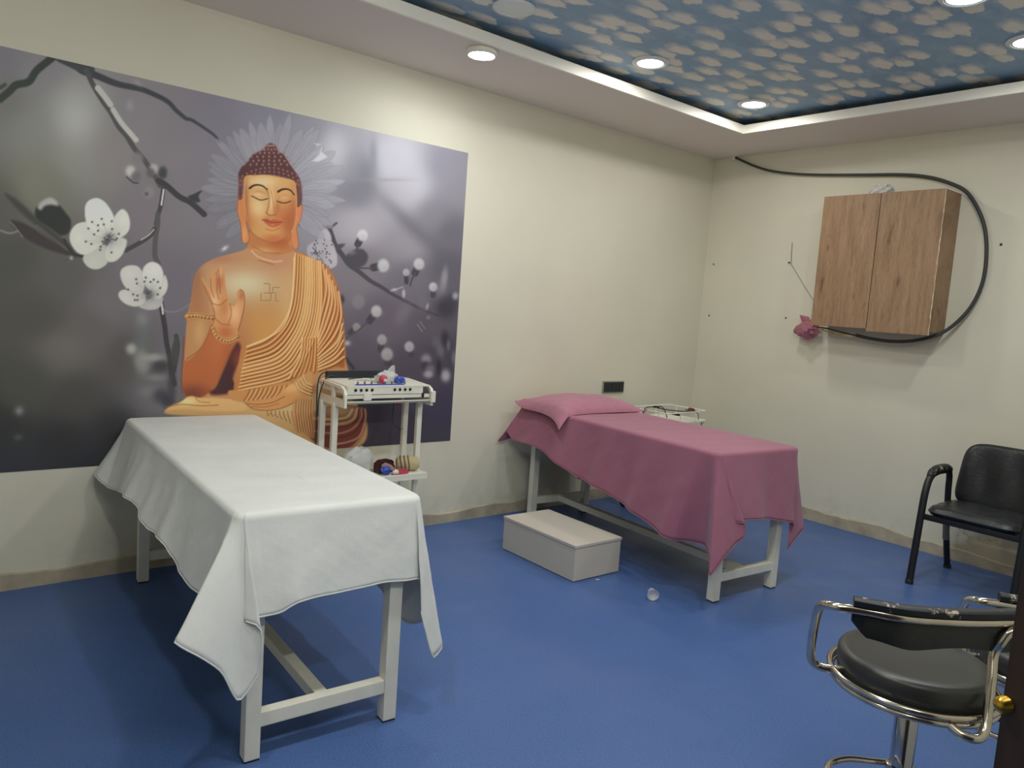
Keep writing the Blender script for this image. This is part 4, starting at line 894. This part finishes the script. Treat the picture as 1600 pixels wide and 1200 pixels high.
for (cx_, cy_), dots, rr in ((c2_([(680, 290)])[0], [(575, 188), (635, 168), (552, 228), (612, 208), (648, 203), (698, 183), (612, 242), (588, 265), (536, 310), (570, 325), (628, 343), (700, 232), (742, 262), (730, 290), (625, 362), (696, 378), (720, 300), (640, 310)], 8), (c2_([(935, 640)])[0], [(850, 545), (855, 572), (910, 535), (960, 548), (986, 562), (940, 562), (832, 640), (858, 648), (842, 675), (858, 675), (1000, 600), (985, 640), (800, 610), (902, 560)], 7.5)):
    blob(cx_, cy_, rr, rr, (84, 82, 84), .75)
    for k in range(16):
        a = rs.rand()*6.28; q = rs.uniform(.3, 1.5); stroke([(cx_+math.cos(a)*rr*.2, cy_+math.sin(a)*rr*.2), (cx_+math.cos(a)*rr*q, cy_+math.sin(a)*rr*q)], .8, (66, 64, 68) if k % 3 else (170, 168, 166), .8, .8)
    for d_ in c2_(dots): blob(d_[0], d_[1], 1.7, 1.7, (62, 60, 60), .95, 3); stroke([d_, ((d_[0]+cx_)/2, (d_[1]+cy_)/2)], .5, (130, 128, 124), .8, .4)
for p, rx, ry, c, a in (((820, 980), 8.5, 9, (160, 160, 154), .9), ((880, 1040), 11, 14, (146, 146, 140), .6), ((960, 1035), 17, 7, (156, 152, 148), .75), ((1000, 1100), 18, 9, (62, 62, 64), .7), ((1010, 1080), 12, 8, (54, 54, 56), .6), ((890, 1110), 9, 12, (118, 114, 112), .6)):
    x, y = c2_([p])[0]; blob(x, y, rx, ry, c, a, 3)
for x, y, rx, ry, c, a in ((236, 612, 22, 10, (116, 114, 116), .7), (252, 618, 14, 12, (58, 60, 68), .8), (262, 628, 10, 10, (48, 50, 60), .7), (268, 600, 7, 40, (62, 60, 64), .75), (224, 570, 12, 12, (140, 140, 136), .55), (244, 590, 16, 6, (124, 122, 124), .6)): blob(x, y, rx, ry, c, a, 3)
# branch and buds, right
stroke(c6([(20, 60), (70, 75), (110, 45), (118, 40)]), 3.5, (84, 82, 88)); stroke(c6([(60, 75), (80, 130), (110, 205), (160, 270), (210, 340), (280, 390), (360, 455), (440, 500), (510, 545), (620, 605), (740, 665), (850, 705)]), 9.5, (72, 68, 76), 1.6, w1=4)
poly(c6([(75, 200), (110, 195), (178, 190), (150, 225), (120, 245), (85, 235)]), (74, 74, 80), 1.5); poly(c6([(190, 270), (250, 230), (310, 230), (345, 280), (320, 340), (250, 370), (200, 340)]), (72, 70, 76), 2); blob(*c6([(225, 250)])[0], 7, 4, (130, 128, 132), .6)
def bud(p, r, base, c=(192, 190, 190)):
    (x, y), (bx, by) = c6([p, base]); stroke([(bx, by), (bx+(x-bx)*.55, by+(y-by)*.55)], r*1.15, (66, 62, 70), 1.8); blob(x, y, r*.9, r*1.0, tuple(v*.95 for v in c), .96, 7); blob(x+r*.2, y+r*.35, r*.7, r*.5, tuple(v*.82 for v in c), .5)
for p, r, b, c in (((305, 128), 9.5, (272, 190), (204, 202, 204)), ((455, 345), 10.5, (385, 360), (190, 188, 190)), ((712, 335), 9.5, (684, 400), (188, 186, 188)), ((620, 395), 6, (622, 465), (170, 168, 168)), ((815, 500), 7.5, (815, 560), (184, 182, 184)), ((405, 675), 9.5, (355, 745), (178, 176, 176)), ((262, 790), 7, (215, 830), (140, 136, 138)), ((445, 880), 8.5, (435, 950), (156, 152, 156)), ((482, 985), 10.5, (490, 1045), (158, 154, 158)), ((642, 930), 8.5, (655, 985), (166, 162, 166))): bud(p, r, b, c)
stroke(c6([(272, 190), (262, 240)]), 3, DK2); stroke(c6([(250, 365), (380, 365)]), 2.5, DK2); stroke(c6([(684, 400), (660, 450), (650, 490)]), 3, DK2); stroke(c6([(345, 745), (280, 810), (190, 870)]), 2.5, DK2); stroke(c6([(510, 528), (560, 512), (595, 500)]), 2.4, (140, 136, 142), 1.6); blob(*c6([(535, 520)])[0], 4, 2.4, (176, 172, 176), .8); blob(*c6([(602, 548)])[0], 2.6, 7, (172, 170, 174), .9, 3); blob(*c6([(772, 640)])[0], 2.4, 5.5, (166, 164, 168), .85, 3, .3); blob(*c6([(195, 905)])[0], 5, 4, (180, 178, 178), .8)
blob(*c6([(275, 605)])[0], 10.5, 12, (122, 116, 120), .85, 6); blob(*c6([(600, 690)])[0], 10, 20, (112, 106, 112), .6, 3, .55); blob(*c6([(745, 620)])[0], 10, 12, (112, 108, 114), .5, 3)
blob(*c6([(895, 440)])[0], 5.5, 18, (148, 146, 152), .7, 3, .12); blob(*c6([(870, 520)])[0], 8, 14, (124, 122, 128), .5); 
for p, rx, ry, c, a in (((910, 650), 16, 18, (52, 50, 60), .85), ((960, 600), 10, 14, (60, 60, 68), .7), ((975, 565), 5, 6, (160, 158, 164), .8), ((870, 940), 7, 16, (104, 98, 108), .8), ((830, 900), 6, 10, (96, 90, 100), .6), ((900, 880), 7, 14, (44, 42, 50), .8), ((765, 1020), 8, 8, (142, 138, 144), .8), ((760, 1070), 7, 8, (50, 46, 56), .85), ((790, 1090), 8, 7, (110, 104, 112), .8), ((780, 1130), 8, 6, (162, 158, 162), .8), ((905, 1140), 7.5, 10, (172, 170, 174), .8), ((855, 1080), 4, 14, (46, 42, 50), .8), ((965, 1010), 4, 12, (112, 108, 116), .7), ((925, 920), 3, 9, (110, 106, 114), .7), ((780, 720), 3, 3, (120, 114, 122), .8), ((158, 590), 4, 7, (52, 52, 58), .9)): x, y = c6([p])[0]; blob(x, y, rx, ry, c, a, 3)
stroke(c6([(700, 770), (735, 820)]), 1.5, (120, 116, 122)); stroke(c6([(720, 750), (755, 800)]), 1.5, (116, 112, 118)); stroke(c6([(180, 1010), (240, 1085)]), 5, (58, 56, 62), 2)
# lilac blossom at the shoulder
for P in ([(1050, 960), (1090, 870), (1130, 900), (1145, 960), (1110, 1010)], [(1080, 1010), (1140, 960), (1180, 1050), (1180, 1130), (1120, 1150), (1080, 1080)], [(980, 1000), (1060, 960), (1100, 1040), (1050, 1090), (990, 1080)]): petal(c3(P), (170, 164, 170), 493, 396)
for k in range(26): x, y = 493+rs.uniform(-4, 26), 396+rs.uniform(-24, 22); blob(x, y, 1.3, 1.3, (60, 58, 64), .85, 3)
for k in range(8): a = rs.rand()*6.28; stroke([(494, 394), (494+9*math.cos(a), 394+9*math.sin(a))], 1, (66, 64, 70))
blob(351, 388, 6, 3, (220, 212, 206), .8, rot=-.6)
# petal halo behind the head
HX, HY = 424, 302
for k in range(46):
    a = -PI/2+2*PI*k/46*1.0+rs.uniform(-.05, .05)
    if abs(math.atan2(math.sin(a-PI/2), math.cos(a-PI/2))) < .75: continue
    rad = 110+11*(-math.sin(a))+rs.uniform(-12, 8); wd = 9.5 if k % 2 else 7; ca, sa = math.cos(a), math.sin(a)
    P = [(HX+ca*38, HY+sa*38), (HX+ca*rad*.6-sa*wd, HY+sa*rad*.6+ca*wd), (HX+ca*rad*.86-sa*wd*.8, HY+sa*rad*.86+ca*wd*.8), (HX+ca*rad, HY+sa*rad), (HX+ca*rad*.86+sa*wd*.8, HY+sa*rad*.86-ca*wd*.8), (HX+ca*rad*.6+sa*wd, HY+sa*rad*.6-ca*wd)]
    g = 138+8*ca+rs.uniform(-8, 10)+(10 if sa < 0 else 0)
    stroke(P+[P[0]], 2.4, (g-44, g-45, g-38), 2.4, .24, smooth=True); poly(P, (g+4, g+2, g+10), 1.8, .7)
    for q in (-.6, .1, .7): stroke([(HX+ca*40-sa*q*2, HY+sa*40+ca*q*2), (HX+ca*rad*.8-sa*wd*q, HY+sa*rad*.8+ca*wd*q)], .9, (g-24, g-25, g-18), 1.2, .5)
    stroke([(HX+ca*36-sa*3.4, HY+sa*36+ca*3.4), (HX+ca*rad*.62-sa*wd*1.05, HY+sa*rad*.62+ca*wd*1.05)], 1.8, (84, 82, 88), 1.5, .6)
for P in ([(1010, 410), (1060, 360), (1080, 310), (1075, 340), (1118, 380), (1060, 410)], [(1025, 285), (1070, 290), (1050, 300)]): poly(c3(P), (206, 206, 208), 1.5, .8, False)
# ---- figure
G1, G2, G3, G4 = (196, 154, 102), (166, 108, 62), (216, 180, 128), (124, 74, 46)
body_ = [(392, 372), (384, 388), (362, 396), (334, 404), (312, 418), (303, 440), (299, 465), (293, 490), (290, 520), (288, 552), (285, 582), (286, 606), (293, 620), (330, 626), (330, 640), (520, 640), (540, 610), (545, 585), (540, 560), (538, 520), (534, 486), (524, 450), (508, 420), (484, 402), (462, 394), (456, 380), (450, 362), (410, 362)]
poly(body_, (190, 148, 104), 1.2)
shade(body_, (206, 200, 166), 385, 446, 50, 26, .8); shade(body_, (198, 158, 122), 350, 410, 40, 18, .5); shade(body_, (200, 154, 86), 420, 520, 46, 46, .75); shade(body_, (150, 108, 80), 304, 440, 12, 46, .75); shade(body_, (172, 122, 92), 340, 404, 34, 8, .5); shade(body_, (212, 204, 168), 378, 442, 26, 16, .6); shade(body_, (188, 138, 110), 440, 410, 26, 12, .6); shade(body_, (206, 176, 126), 450, 470, 16, 50, .6)
shade(body_, (172, 104, 66), 374, 560, 20, 60, .5)
# neck
neck = c3([(590, 890), (575, 960), (560, 1000), (640, 1040), (760, 1060), (880, 1030), (850, 980), (865, 900)])
poly(neck, (190, 132, 80), 2); shade(neck, (214, 178, 130), 408, 394, 22, 7, .8); shade(neck, (176, 100, 58), 436, 378, 18, 10, .8)
stroke(c3([(590, 1030), (640, 1075), (740, 1105), (800, 1100)]), 3, (216, 180, 134), 2, .8); stroke(c3([(600, 1000), (680, 1040), (790, 1050)]), 2, (168, 112, 74), 1.5, .7); stroke(c3([(640, 1095), (740, 1125)]), 2, (160, 110, 76), 1.5, .6)
# upper arm, forearm
uarm = c4([(180, 120), (172, 230), (160, 340), (145, 430), (132, 560), (120, 700), (108, 860), (118, 950), (150, 985), (250, 980), (340, 900), (400, 770), (450, 640), (490, 560), (400, 500), (310, 450), (300, 330), (260, 160)])
shade(uarm, (176, 128, 90), 306, 480, 20, 60, .8); 
poly(c4([(132, 560), (120, 700), (108, 860), (112, 940), (150, 985), (250, 980), (340, 900), (400, 770), (450, 640), (492, 560), (420, 590), (330, 520), (312, 480), (240, 600), (200, 680), (130, 720)]), (178, 112, 68), 2)
poly(c4([(160, 450), (300, 450), (312, 480), (280, 560), (230, 650), (180, 690), (130, 720), (138, 580)]), (186, 144, 98), 2); shade(c4([(160, 450), (300, 450), (312, 480), (230, 650), (130, 720)]), (204, 170, 116), 312, 520, 9, 20, .7)
stroke(c4([(312, 480), (270, 590), (225, 655), (140, 715)]), 1.6, (150, 98, 62), 1.5, .8)
shade(uarm, (120, 74, 58), 300, 615, 26, 14, .85); shade(uarm, (196, 128, 82), 345, 540, 20, 26, .6); shade(uarm, (164, 92, 56), 360, 560, 14, 30, .5)
gap = c4([(455, 650), (500, 600), (520, 680), (490, 760), (460, 850), (480, 900), (440, 950), (330, 965), (300, 945), (345, 905), (400, 780)])
poly(gap, (92, 56, 48), 3); shade(gap, (66, 44, 50), 350, 598, 18, 26, .9); shade(gap, (148, 84, 62), 372, 560, 10, 16, .7)
stroke(c4([(120, 560), (112, 700), (104, 860), (112, 950)]), 2.5, (120, 84, 66), 2, .7)
# robe
robe = c4([(890, -25), (880, 180), (868, 330), (835, 450), (760, 540), (660, 590), (560, 625), (520, 640), (500, 740), (470, 880), (480, 930), (600, 930), (740, 900), (900, 870), (1000, 830), (1100, 790), (1200, 775), (1240, 760), (1232, 560), (1215, 340), (1180, 180), (1110, 70), (1020, 20)])
poly(robe, (184, 130, 78), 1.5)
shade(robe, (206, 168, 110), 470, 460, 16, 70, .6); shade(robe, (140, 84, 50), 533, 520, 7, 80, .8); shade(robe, (206, 160, 100), 420, 570, 50, 22, .6); shade(robe, (200, 172, 120), 520, 590, 26, 12, .7)
A_ = [(894, -14), (884, 190), (862, 350), (800, 480), (690, 580), (560, 632)]; B_ = [(1068, 40), (1075, 300), (1040, 520), (960, 700), (840, 850), (500, 935)]
def fam(A, B, n, wl, cl, wd, cd, pw=1.0):
    for k in range(n):
        t = (k/(n-1))**pw; P = [(a[0]+(b[0]-a[0])*t, a[1]+(b[1]-a[1])*t) for a, b in zip(A, B)]; Q = [(x+7, y+9) for x, y in P]
        j = rs.uniform(.55, 1.35); e = rs.uniform(-16, 14)
        stroke(c4(Q), wd*j*1.15, tuple(v+e for v in cd), 1.5, .8); stroke(c4(P), wl*j, tuple(v+e for v in cl), 1.5, .8)
        stroke(c4([(x-1, y-2) for x, y in P]), wl*j*.35, tuple(min(255, v+24) for v in cl), .9, .7)
fam(A_, B_, 12, 3.6, (216, 176, 116), 3.0, (140, 84, 44), .9)
fam([(1085, 60), (1110, 230), (1070, 420), (1045, 560)], [(1195, 250), (1212, 420), (1160, 560), (1050, 690)], 6, 3.4, (214, 170, 116), 2.4, (134, 82, 48))
fam([(1222, 470), (1180, 600), (1055, 710)], [(1232, 700), (1160, 750), (1055, 790)], 5, 2.6, (216, 184, 128), 2, (140, 86, 52))
fam([(945, 570), (925, 700), (850, 850)], [(1035, 560), (1030, 700), (1020, 800)], 6, 2.2, (214, 174, 112), 1.8, (146, 92, 48))
stroke(c4([(885, 10), (880, 180), (866, 330), (832, 450), (756, 540), (560, 628)]), 2.2, (230, 198, 146), 1.2, .8)
# symbol on the chest, embossed
for dx, dy, c in ((.9, .9, (206, 184, 140)), (0, 0, (150, 124, 84))):
    for P in ([(412.5+dx, 458+dy), (421.5+dx, 458+dy), (421.5+dx, 444+dy), (412.5+dx, 443+dy)], [(421.5+dx, 458+dy), (431+dx, 458+dy), (431+dx, 470+dy), (436+dx, 471+dy)], [(408+dx, 458+dy), (408+dx, 470+dy), (423+dx, 470+dy), (423.5+dx, 459+dy)], [(426+dx, 457+dy), (426+dx, 449.5+dy), (436+dx, 449.5+dy)]):
        stroke(P, 1.5, c, 1.0, .8, smooth=False)
# arm band and bracelet
def jewel(P, w, n):
    stroke(P, w, (158, 108, 60), 1); Q = sm2(P, False)
    for k in range(n):
        x, y = Q[int(k*(len(Q)-1)/(n-1))]; blob(x, y, w*.34, w*.34, (214, 178, 118), .9, 3); blob(x+1.2, y+1.2, w*.16, w*.16, (96, 60, 38), .9, 3)
    for o_ in (-w*.5, w*.5): stroke([(x, y+o_) for x, y in P], 1, (216, 180, 120), .8, .7)
jewel(c4([(140, 418), (200, 412), (250, 420), (315, 430)]), 9, 9)
# raised hand
hand = c4([(315, 500), (335, 420), (318, 340), (285, 270), (258, 215), (240, 165), (250, 150), (270, 190), (300, 225), (312, 215), (306, 150), (318, 98), (338, 95), (345, 150), (358, 140), (362, 90), (382, 70), (402, 100), (408, 190), (420, 250), (440, 330), (470, 345), (488, 300), (490, 250), (512, 230), (536, 255), (540, 340), (522, 430), (500, 500), (488, 560), (430, 600), (370, 570)])
poly(hand, (206, 156, 106), 1.2)
shade(hand, (226, 190, 142), 334, 470, 9, 12, .9); shade(hand, (226, 184, 136), 366, 490, 9, 16, .9); shade(hand, (184, 112, 66), 352, 520, 14, 12, .8); shade(hand, (176, 108, 70), 343, 440, 6, 14, .6); shade(hand, (220, 180, 140), 344, 425, 3, 8, .7); shade(hand, (176, 108, 72), 377, 462, 4, 7, .6); shade(hand, (190, 126, 78), 350, 480, 7, 14, .5)
for P in ([(345, 110), (352, 170), (350, 240), (362, 300)], [(306, 160), (310, 225), (330, 290)], [(258, 200), (290, 260), (320, 330)], [(440, 330), (450, 400), (430, 470)], [(318, 330), (370, 340), (420, 300)], [(335, 430), (380, 470), (440, 480)], [(362, 95), (366, 180), (372, 260)]): stroke(c4(P), 1.3, (150, 92, 56), 1.2, .65)
stroke(c4([(512, 232), (536, 256), (541, 340), (522, 430), (498, 520)]), 1.3, (136, 88, 56), 1, .8); stroke(c4([(240, 160), (285, 275), (318, 340), (335, 420), (318, 490)]), 1.2, (150, 100, 64), 1, .7)
jewel(c4([(318, 500), (345, 555), (400, 588), (450, 585), (490, 560)]), 7.5, 11)
# head
ears = (c3([(500, 650), (492, 760), (515, 850), (524, 960), (550, 980), (576, 950), (566, 890), (552, 820), (545, 640)]), c3([(905, 720), (935, 700), (942, 740), (930, 810), (905, 870), (914, 960), (914, 1005), (893, 1022), (873, 1000), (862, 950), (872, 860), (888, 820)]))
for e_ in ears: poly(e_, (206, 142, 90), 1.2); stroke(e_+[e_[0]], 1, (140, 78, 50), 1, .5)
shade(ears[0], (224, 168, 110), 382, 365, 4, 14, .7); shade(ears[1], (214, 130, 100), 466, 335, 5, 12, .8)
hair = c3([(498, 660), (500, 560), (498, 500), (520, 450), (560, 415), (590, 370), (640, 342), (672, 328), (698, 292), (730, 284), (762, 308), (776, 342), (812, 362), (850, 420), (885, 470), (920, 520), (936, 580), (940, 690), (905, 725), (890, 640), (880, 560), (790, 520), (700, 508), (600, 508), (545, 520), (530, 600), (520, 670)])
poly(hair, (92, 62, 60), 1.2)
face = c3([(545, 516), (620, 506), (700, 504), (790, 520), (882, 545), (900, 600), (906, 720), (892, 840), (862, 905), (802, 950), (730, 968), (650, 945), (592, 900), (558, 830), (542, 700), (538, 600)])
poly(face, (206, 166, 108), 1.0)
hl = c3([(545, 516), (700, 500), (882, 540), (940, 620)])
for row in range(9):
    for k in range(26):
        y = 300+row*26+(k % 2)*4; xc = 718+6*(row > 5); half = [28, 60, 100, 128, 150, 176, 196, 206, 214][row]; x = xc-half+k*(2*half)/25
        if k % max(1, (9-row)//2+1): continue
        yy = y+.0016*(x-718)**2*(row > 5)
        p = c3([(x, yy)])[0]; blob(p[0], p[1], 2.1, 2.3, (150, 116, 108) if row < 6 else (142, 96, 88), .8, 3); blob(p[0]-.5, p[1]-.6, .9, 1.0, (196, 170, 156), .65, 3)
for k in range(12):
    for q in (0, 1):
        xx, yy = ((506+q*18, 520+k*14) if k < 11 else (508, 660)); p = c3([(xx, yy)])[0]; blob(p[0], p[1], 1.6, 1.7, (146, 104, 94), .7, 3)
        p = c3([(918+q*14-(k < 3)*10, 545+k*15)])[0]; blob(p[0], p[1], 1.6, 1.7, (146, 104, 94), .7, 3)
poly(face, (206, 166, 108), 1.0)
shade(face, (224, 198, 150), 412, 284, 22, 10, .85); shade(face, (222, 192, 138), 402, 322, 14, 18, .8); shade(face, (196, 132, 78), 388, 350, 14, 18, .7); shade(face, (196, 124, 74), 442, 342, 16, 20, .75); shade(face, (182, 120, 76), 458, 330, 6, 40, .8); shade(face, (176, 116, 72), 384, 310, 4, 34, .7); shade(face, (214, 166, 106), 424, 366, 14, 8, .8); shade(face, (190, 116, 66), 424, 378, 26, 5, .6); shade(face, (226, 200, 154), 424, 312, 4, 18, .9); shade(face, (220, 178, 116), 446, 305, 12, 8, .7)
shade(face, (172, 104, 62), 452, 350, 12, 30, .75); shade(face, (180, 116, 72), 384, 338, 6, 30, .6); shade(face, (186, 112, 68), 428, 372, 20, 7, .65); shade(face, (178, 108, 66), 433, 326, 5, 14, .55, rot=.1)
shade(face, (184, 128, 82), 405, 301, 10, 3, .5); shade(face, (170, 108, 68), 446, 307, 10, 3.5, .5); shade(face, (186, 124, 76), 420, 340, 10, 3, .5); shade(face, (228, 200, 150), 404, 326, 9, 12, .5); shade(face, (232, 206, 158), 408, 284, 16, 6, .5)
stroke(c3([(692, 600), (712, 660), (708, 720), (694, 765)]), 2.2, (172, 118, 74), 1.6, .7); stroke(c3([(726, 620), (740, 700), (748, 770)]), 2, (186, 134, 86), 1.8, .6); stroke(c3([(694, 765), (706, 780), (732, 785), (758, 778)]), 1.8, (160, 96, 60), 1.2, .8)
for P, w in (([(578, 596), (600, 580), (630, 573), (665, 580), (700, 606)], 3.4), ([(775, 620), (800, 606), (830, 602), (862, 612), (886, 642)], 3.4)): stroke(c3(P), w, (62, 40, 34), 1, .95, w1=1.8)
for P in ([(590, 650), (612, 660), (640, 675), (670, 677), (702, 668)], [(768, 686), (795, 696), (825, 698), (862, 686)]): stroke(c3(P), 1.6, (66, 44, 34), .9, .9)
for P in ([(600, 640), (640, 618), (690, 640)], [(775, 668), (815, 645), (858, 668)]): stroke(c3(P), 1.2, (176, 126, 82), 1.4, .4)
shade(face, (232, 204, 156), 403, 303, 9, 3.5, .6); shade(face, (226, 190, 138), 444, 308, 9, 3.5, .6)
poly(c3([(668, 816), (700, 808), (722, 818), (745, 812), (802, 832), (770, 858), (735, 866), (700, 850)]), (190, 106, 74), 1.1); stroke(c3([(662, 814), (700, 822), (735, 834), (804, 830)]), 1.1, (128, 66, 46), 1, .85); blob(*c3([(735, 850)])[0], 4, 1.6, (222, 140, 100), .7); stroke(c3([(690, 880), (735, 890), (780, 876)]), 2.5, (184, 118, 70), 1.8, .5)
stroke(c3([(558, 830), (592, 900), (650, 945), (730, 968), (802, 950), (862, 905)]), 1.2, (158, 92, 54), 1.4, .7)
# lap: foot, resting hand, knees
lap = [(258, 646), (266, 634), (288, 628), (330, 624), (400, 626), (480, 618), (545, 590), (560, 640), (573, 660), (572, 686), (556, 700), (520, 708), (480, 690), (430, 668), (380, 652), (300, 650)]
poly(lap, (196, 164, 112), 1.5); shade(lap, (214, 196, 152), 480, 640, 50, 12, .8); shade(lap, (216, 190, 140), 330, 634, 50, 8, .7)
foot = c4([(115, 1000), (140, 980), (180, 972), (230, 985), (330, 985), (480, 1000), (560, 1050), (520, 1075), (300, 1075), (140, 1060), (0, 1070), (60, 1035)])
poly(foot, (212, 178, 122), 1.2); shade(foot, (232, 212, 160), 292, 627, 14, 6, .9); stroke(c4([(0, 1045), (110, 1030), (240, 1040), (360, 1035)]), 1.4, (150, 102, 60), 1.2, .7); stroke(c4([(200, 985), (230, 1010), (300, 1018)]), 1.2, (160, 110, 68), 1.2, .7)
folds = c4([(430, 935), (560, 930), (700, 900), (860, 870), (820, 940), (700, 990), (560, 1010), (460, 1000)]); poly(folds, (196, 148, 92), 1.5)
for k in range(9): x = 560+k*32; stroke(c4([(x+20, 930-k*4), (x, 970-k*3), (x-24, 1006-k*4)]), 1.6, (136, 82, 46), 1.2, .7); stroke(c4([(x+34, 930-k*4), (x+14, 970-k*3), (x-10, 1006-k*4)]), 1.6, (222, 186, 130), 1.2, .7)
rh = c4([(545, 1015), (640, 1005), (740, 985), (800, 940), (860, 890), (940, 880), (965, 950), (900, 1010), (800, 1055), (690, 1070), (600, 1060)]); poly(rh, (206, 156, 98), 1.3); shade(rh, (226, 186, 130), 456, 606, 16, 8, .8); stroke(c4([(560, 1025), (640, 1030), (740, 1015), (820, 975)]), 1.3, (150, 96, 56), 1.2, .8); stroke(c4([(590, 1045), (680, 1048), (780, 1025)]), 1.2, (156, 102, 62), 1.2, .7); stroke(c4([(545, 1015), (600, 1060), (690, 1072), (800, 1056), (900, 1010)]), 1.4, (140, 92, 54), 1.2, .7)
slv = c4([(880, 870), (960, 820), (1010, 810), (1010, 960), (960, 985), (925, 960), (900, 900)]); poly(slv, (198, 156, 102), 1.5); fam([(900, 880), (930, 930), (1000, 960)], [(950, 830), (975, 880), (1010, 900)], 4, 2, (222, 190, 134), 1.6, (140, 90, 52))
for k in range(12): x = 700+k*28; stroke(c4([(x, 1078), (x+6, 1110), (x+22, 1090+k*14)]), 1.4, (132, 88, 56), 1.1, .75); stroke(c4([(x+8, 1078), (x+14, 1110), (x+30, 1090+k*14)]), 1.2, (220, 188, 132), 1.1, .6)
knee = c7([(200, 620), (420, 560), (600, 560), (735, 590), (748, 680), (720, 820), (650, 930), (560, 1000), (400, 1012), (250, 960), (120, 860), (60, 780)])
poly(knee, (128, 82, 68), 1.5); shade(knee, (206, 180, 130), 528, 642, 34, 14, .85)
for k, (P, c, w_) in enumerate((([(700, 590), (690, 690), (600, 800), (430, 850), (200, 820)], (200, 146, 112), 2.4), ([(735, 595), (738, 700), (680, 870), (560, 935), (420, 960)], (206, 156, 126), 3), ([(650, 595), (620, 690), (520, 740), (320, 750)], (214, 178, 128), 4.5), ([(600, 600), (540, 680), (380, 700), (200, 690)], (220, 194, 146), 4), ([(745, 760), (700, 890), (600, 990), (430, 1010)], (180, 126, 106), 2), ([(715, 600), (715, 690), (640, 820), (480, 890), (300, 880)], (104, 62, 54), 2), ([(670, 600), (650, 700), (560, 770), (330, 800)], (112, 68, 54), 2.2))): stroke(c7(P), w_, c, 1.6, .85)
left = c7([(0, 480), (200, 520), (210, 800), (190, 900), (0, 800)]); poly(left, (196, 150, 96), 2, .8)
for k in range(7): x = 20+k*26; stroke(c7([(x, 500), (x-6, 640), (x+20, 830)]), 1.6, (144, 96, 58), 1.3, .7); stroke(c7([(x+12, 500), (x+6, 640), (x+32, 830)]), 1.4, (222, 190, 140), 1.3, .6)
# sheet of print
gold = np.clip((COL[:, 0]-COL[:, 2]-18)/25, 0, 1)[:, None]     # the gilded figure is printed with more contrast than its ground
COL = COL*(1-gold)+gold*255*np.power(np.clip(COL, 0, 255)/255, np.array([1.16, 1.19, 1.13]))
KG = 1.5     # ink reflectance relative to the sampled tones
lin = np.where(COL/255 <= .04045, COL/255/12.92, ((np.clip(COL, 0, 255)/255+.055)/1.055)**2.4)*KG
me = bpy.data.meshes.new('wall_mural')
nV = (NXg+1)*(NZg+1)
co = np.stack([GX.ravel(), np.full(nV, -.0022), GZ.ravel()], 1)
idx_ = np.arange(nV).reshape(NZg+1, NXg+1)
q = np.stack([idx_[:-1, :-1], idx_[:-1, 1:], idx_[1:, 1:], idx_[1:, :-1]], -1).reshape(-1, 4)
me.vertices.add(nV); me.vertices.foreach_set('co', co.ravel())
me.loops.add(q.size); me.loops.foreach_set('vertex_index', q.ravel().astype(np.int32))
me.polygons.add(len(q)); me.polygons.foreach_set('loop_start', (np.arange(len(q))*4).astype(np.int32)); me.polygons.foreach_set('loop_total', np.full(len(q), 4, np.int32))
me.update(); me.validate()
at = me.color_attributes.new('print', 'FLOAT_COLOR', 'POINT')
at.data.foreach_set('color', np.concatenate([np.clip(lin, 0, 1), np.ones((nV, 1))], 1).astype(np.float32).ravel())
mm = mat('printed_mural', (128, 128, 128), rough=.55, spec=.25); N, L, b = nodes(mm)
ca = N.new('ShaderNodeVertexColor'); ca.layer_name = 'print'; L.new(ca.outputs[0], b.inputs['Base Color'])
mu = link('wall_mural', me, mm)
tag(mu, 'large grey blossom mural of a seated golden Buddha pasted on the wall', 'mural')
bm_ = MB(); bm_.box(MX0, MX1, -.0021, -.0002, MZ0, MZ1); bm_.build('backing', mat('mural_paper', (120, 118, 120), rough=.7), mu)
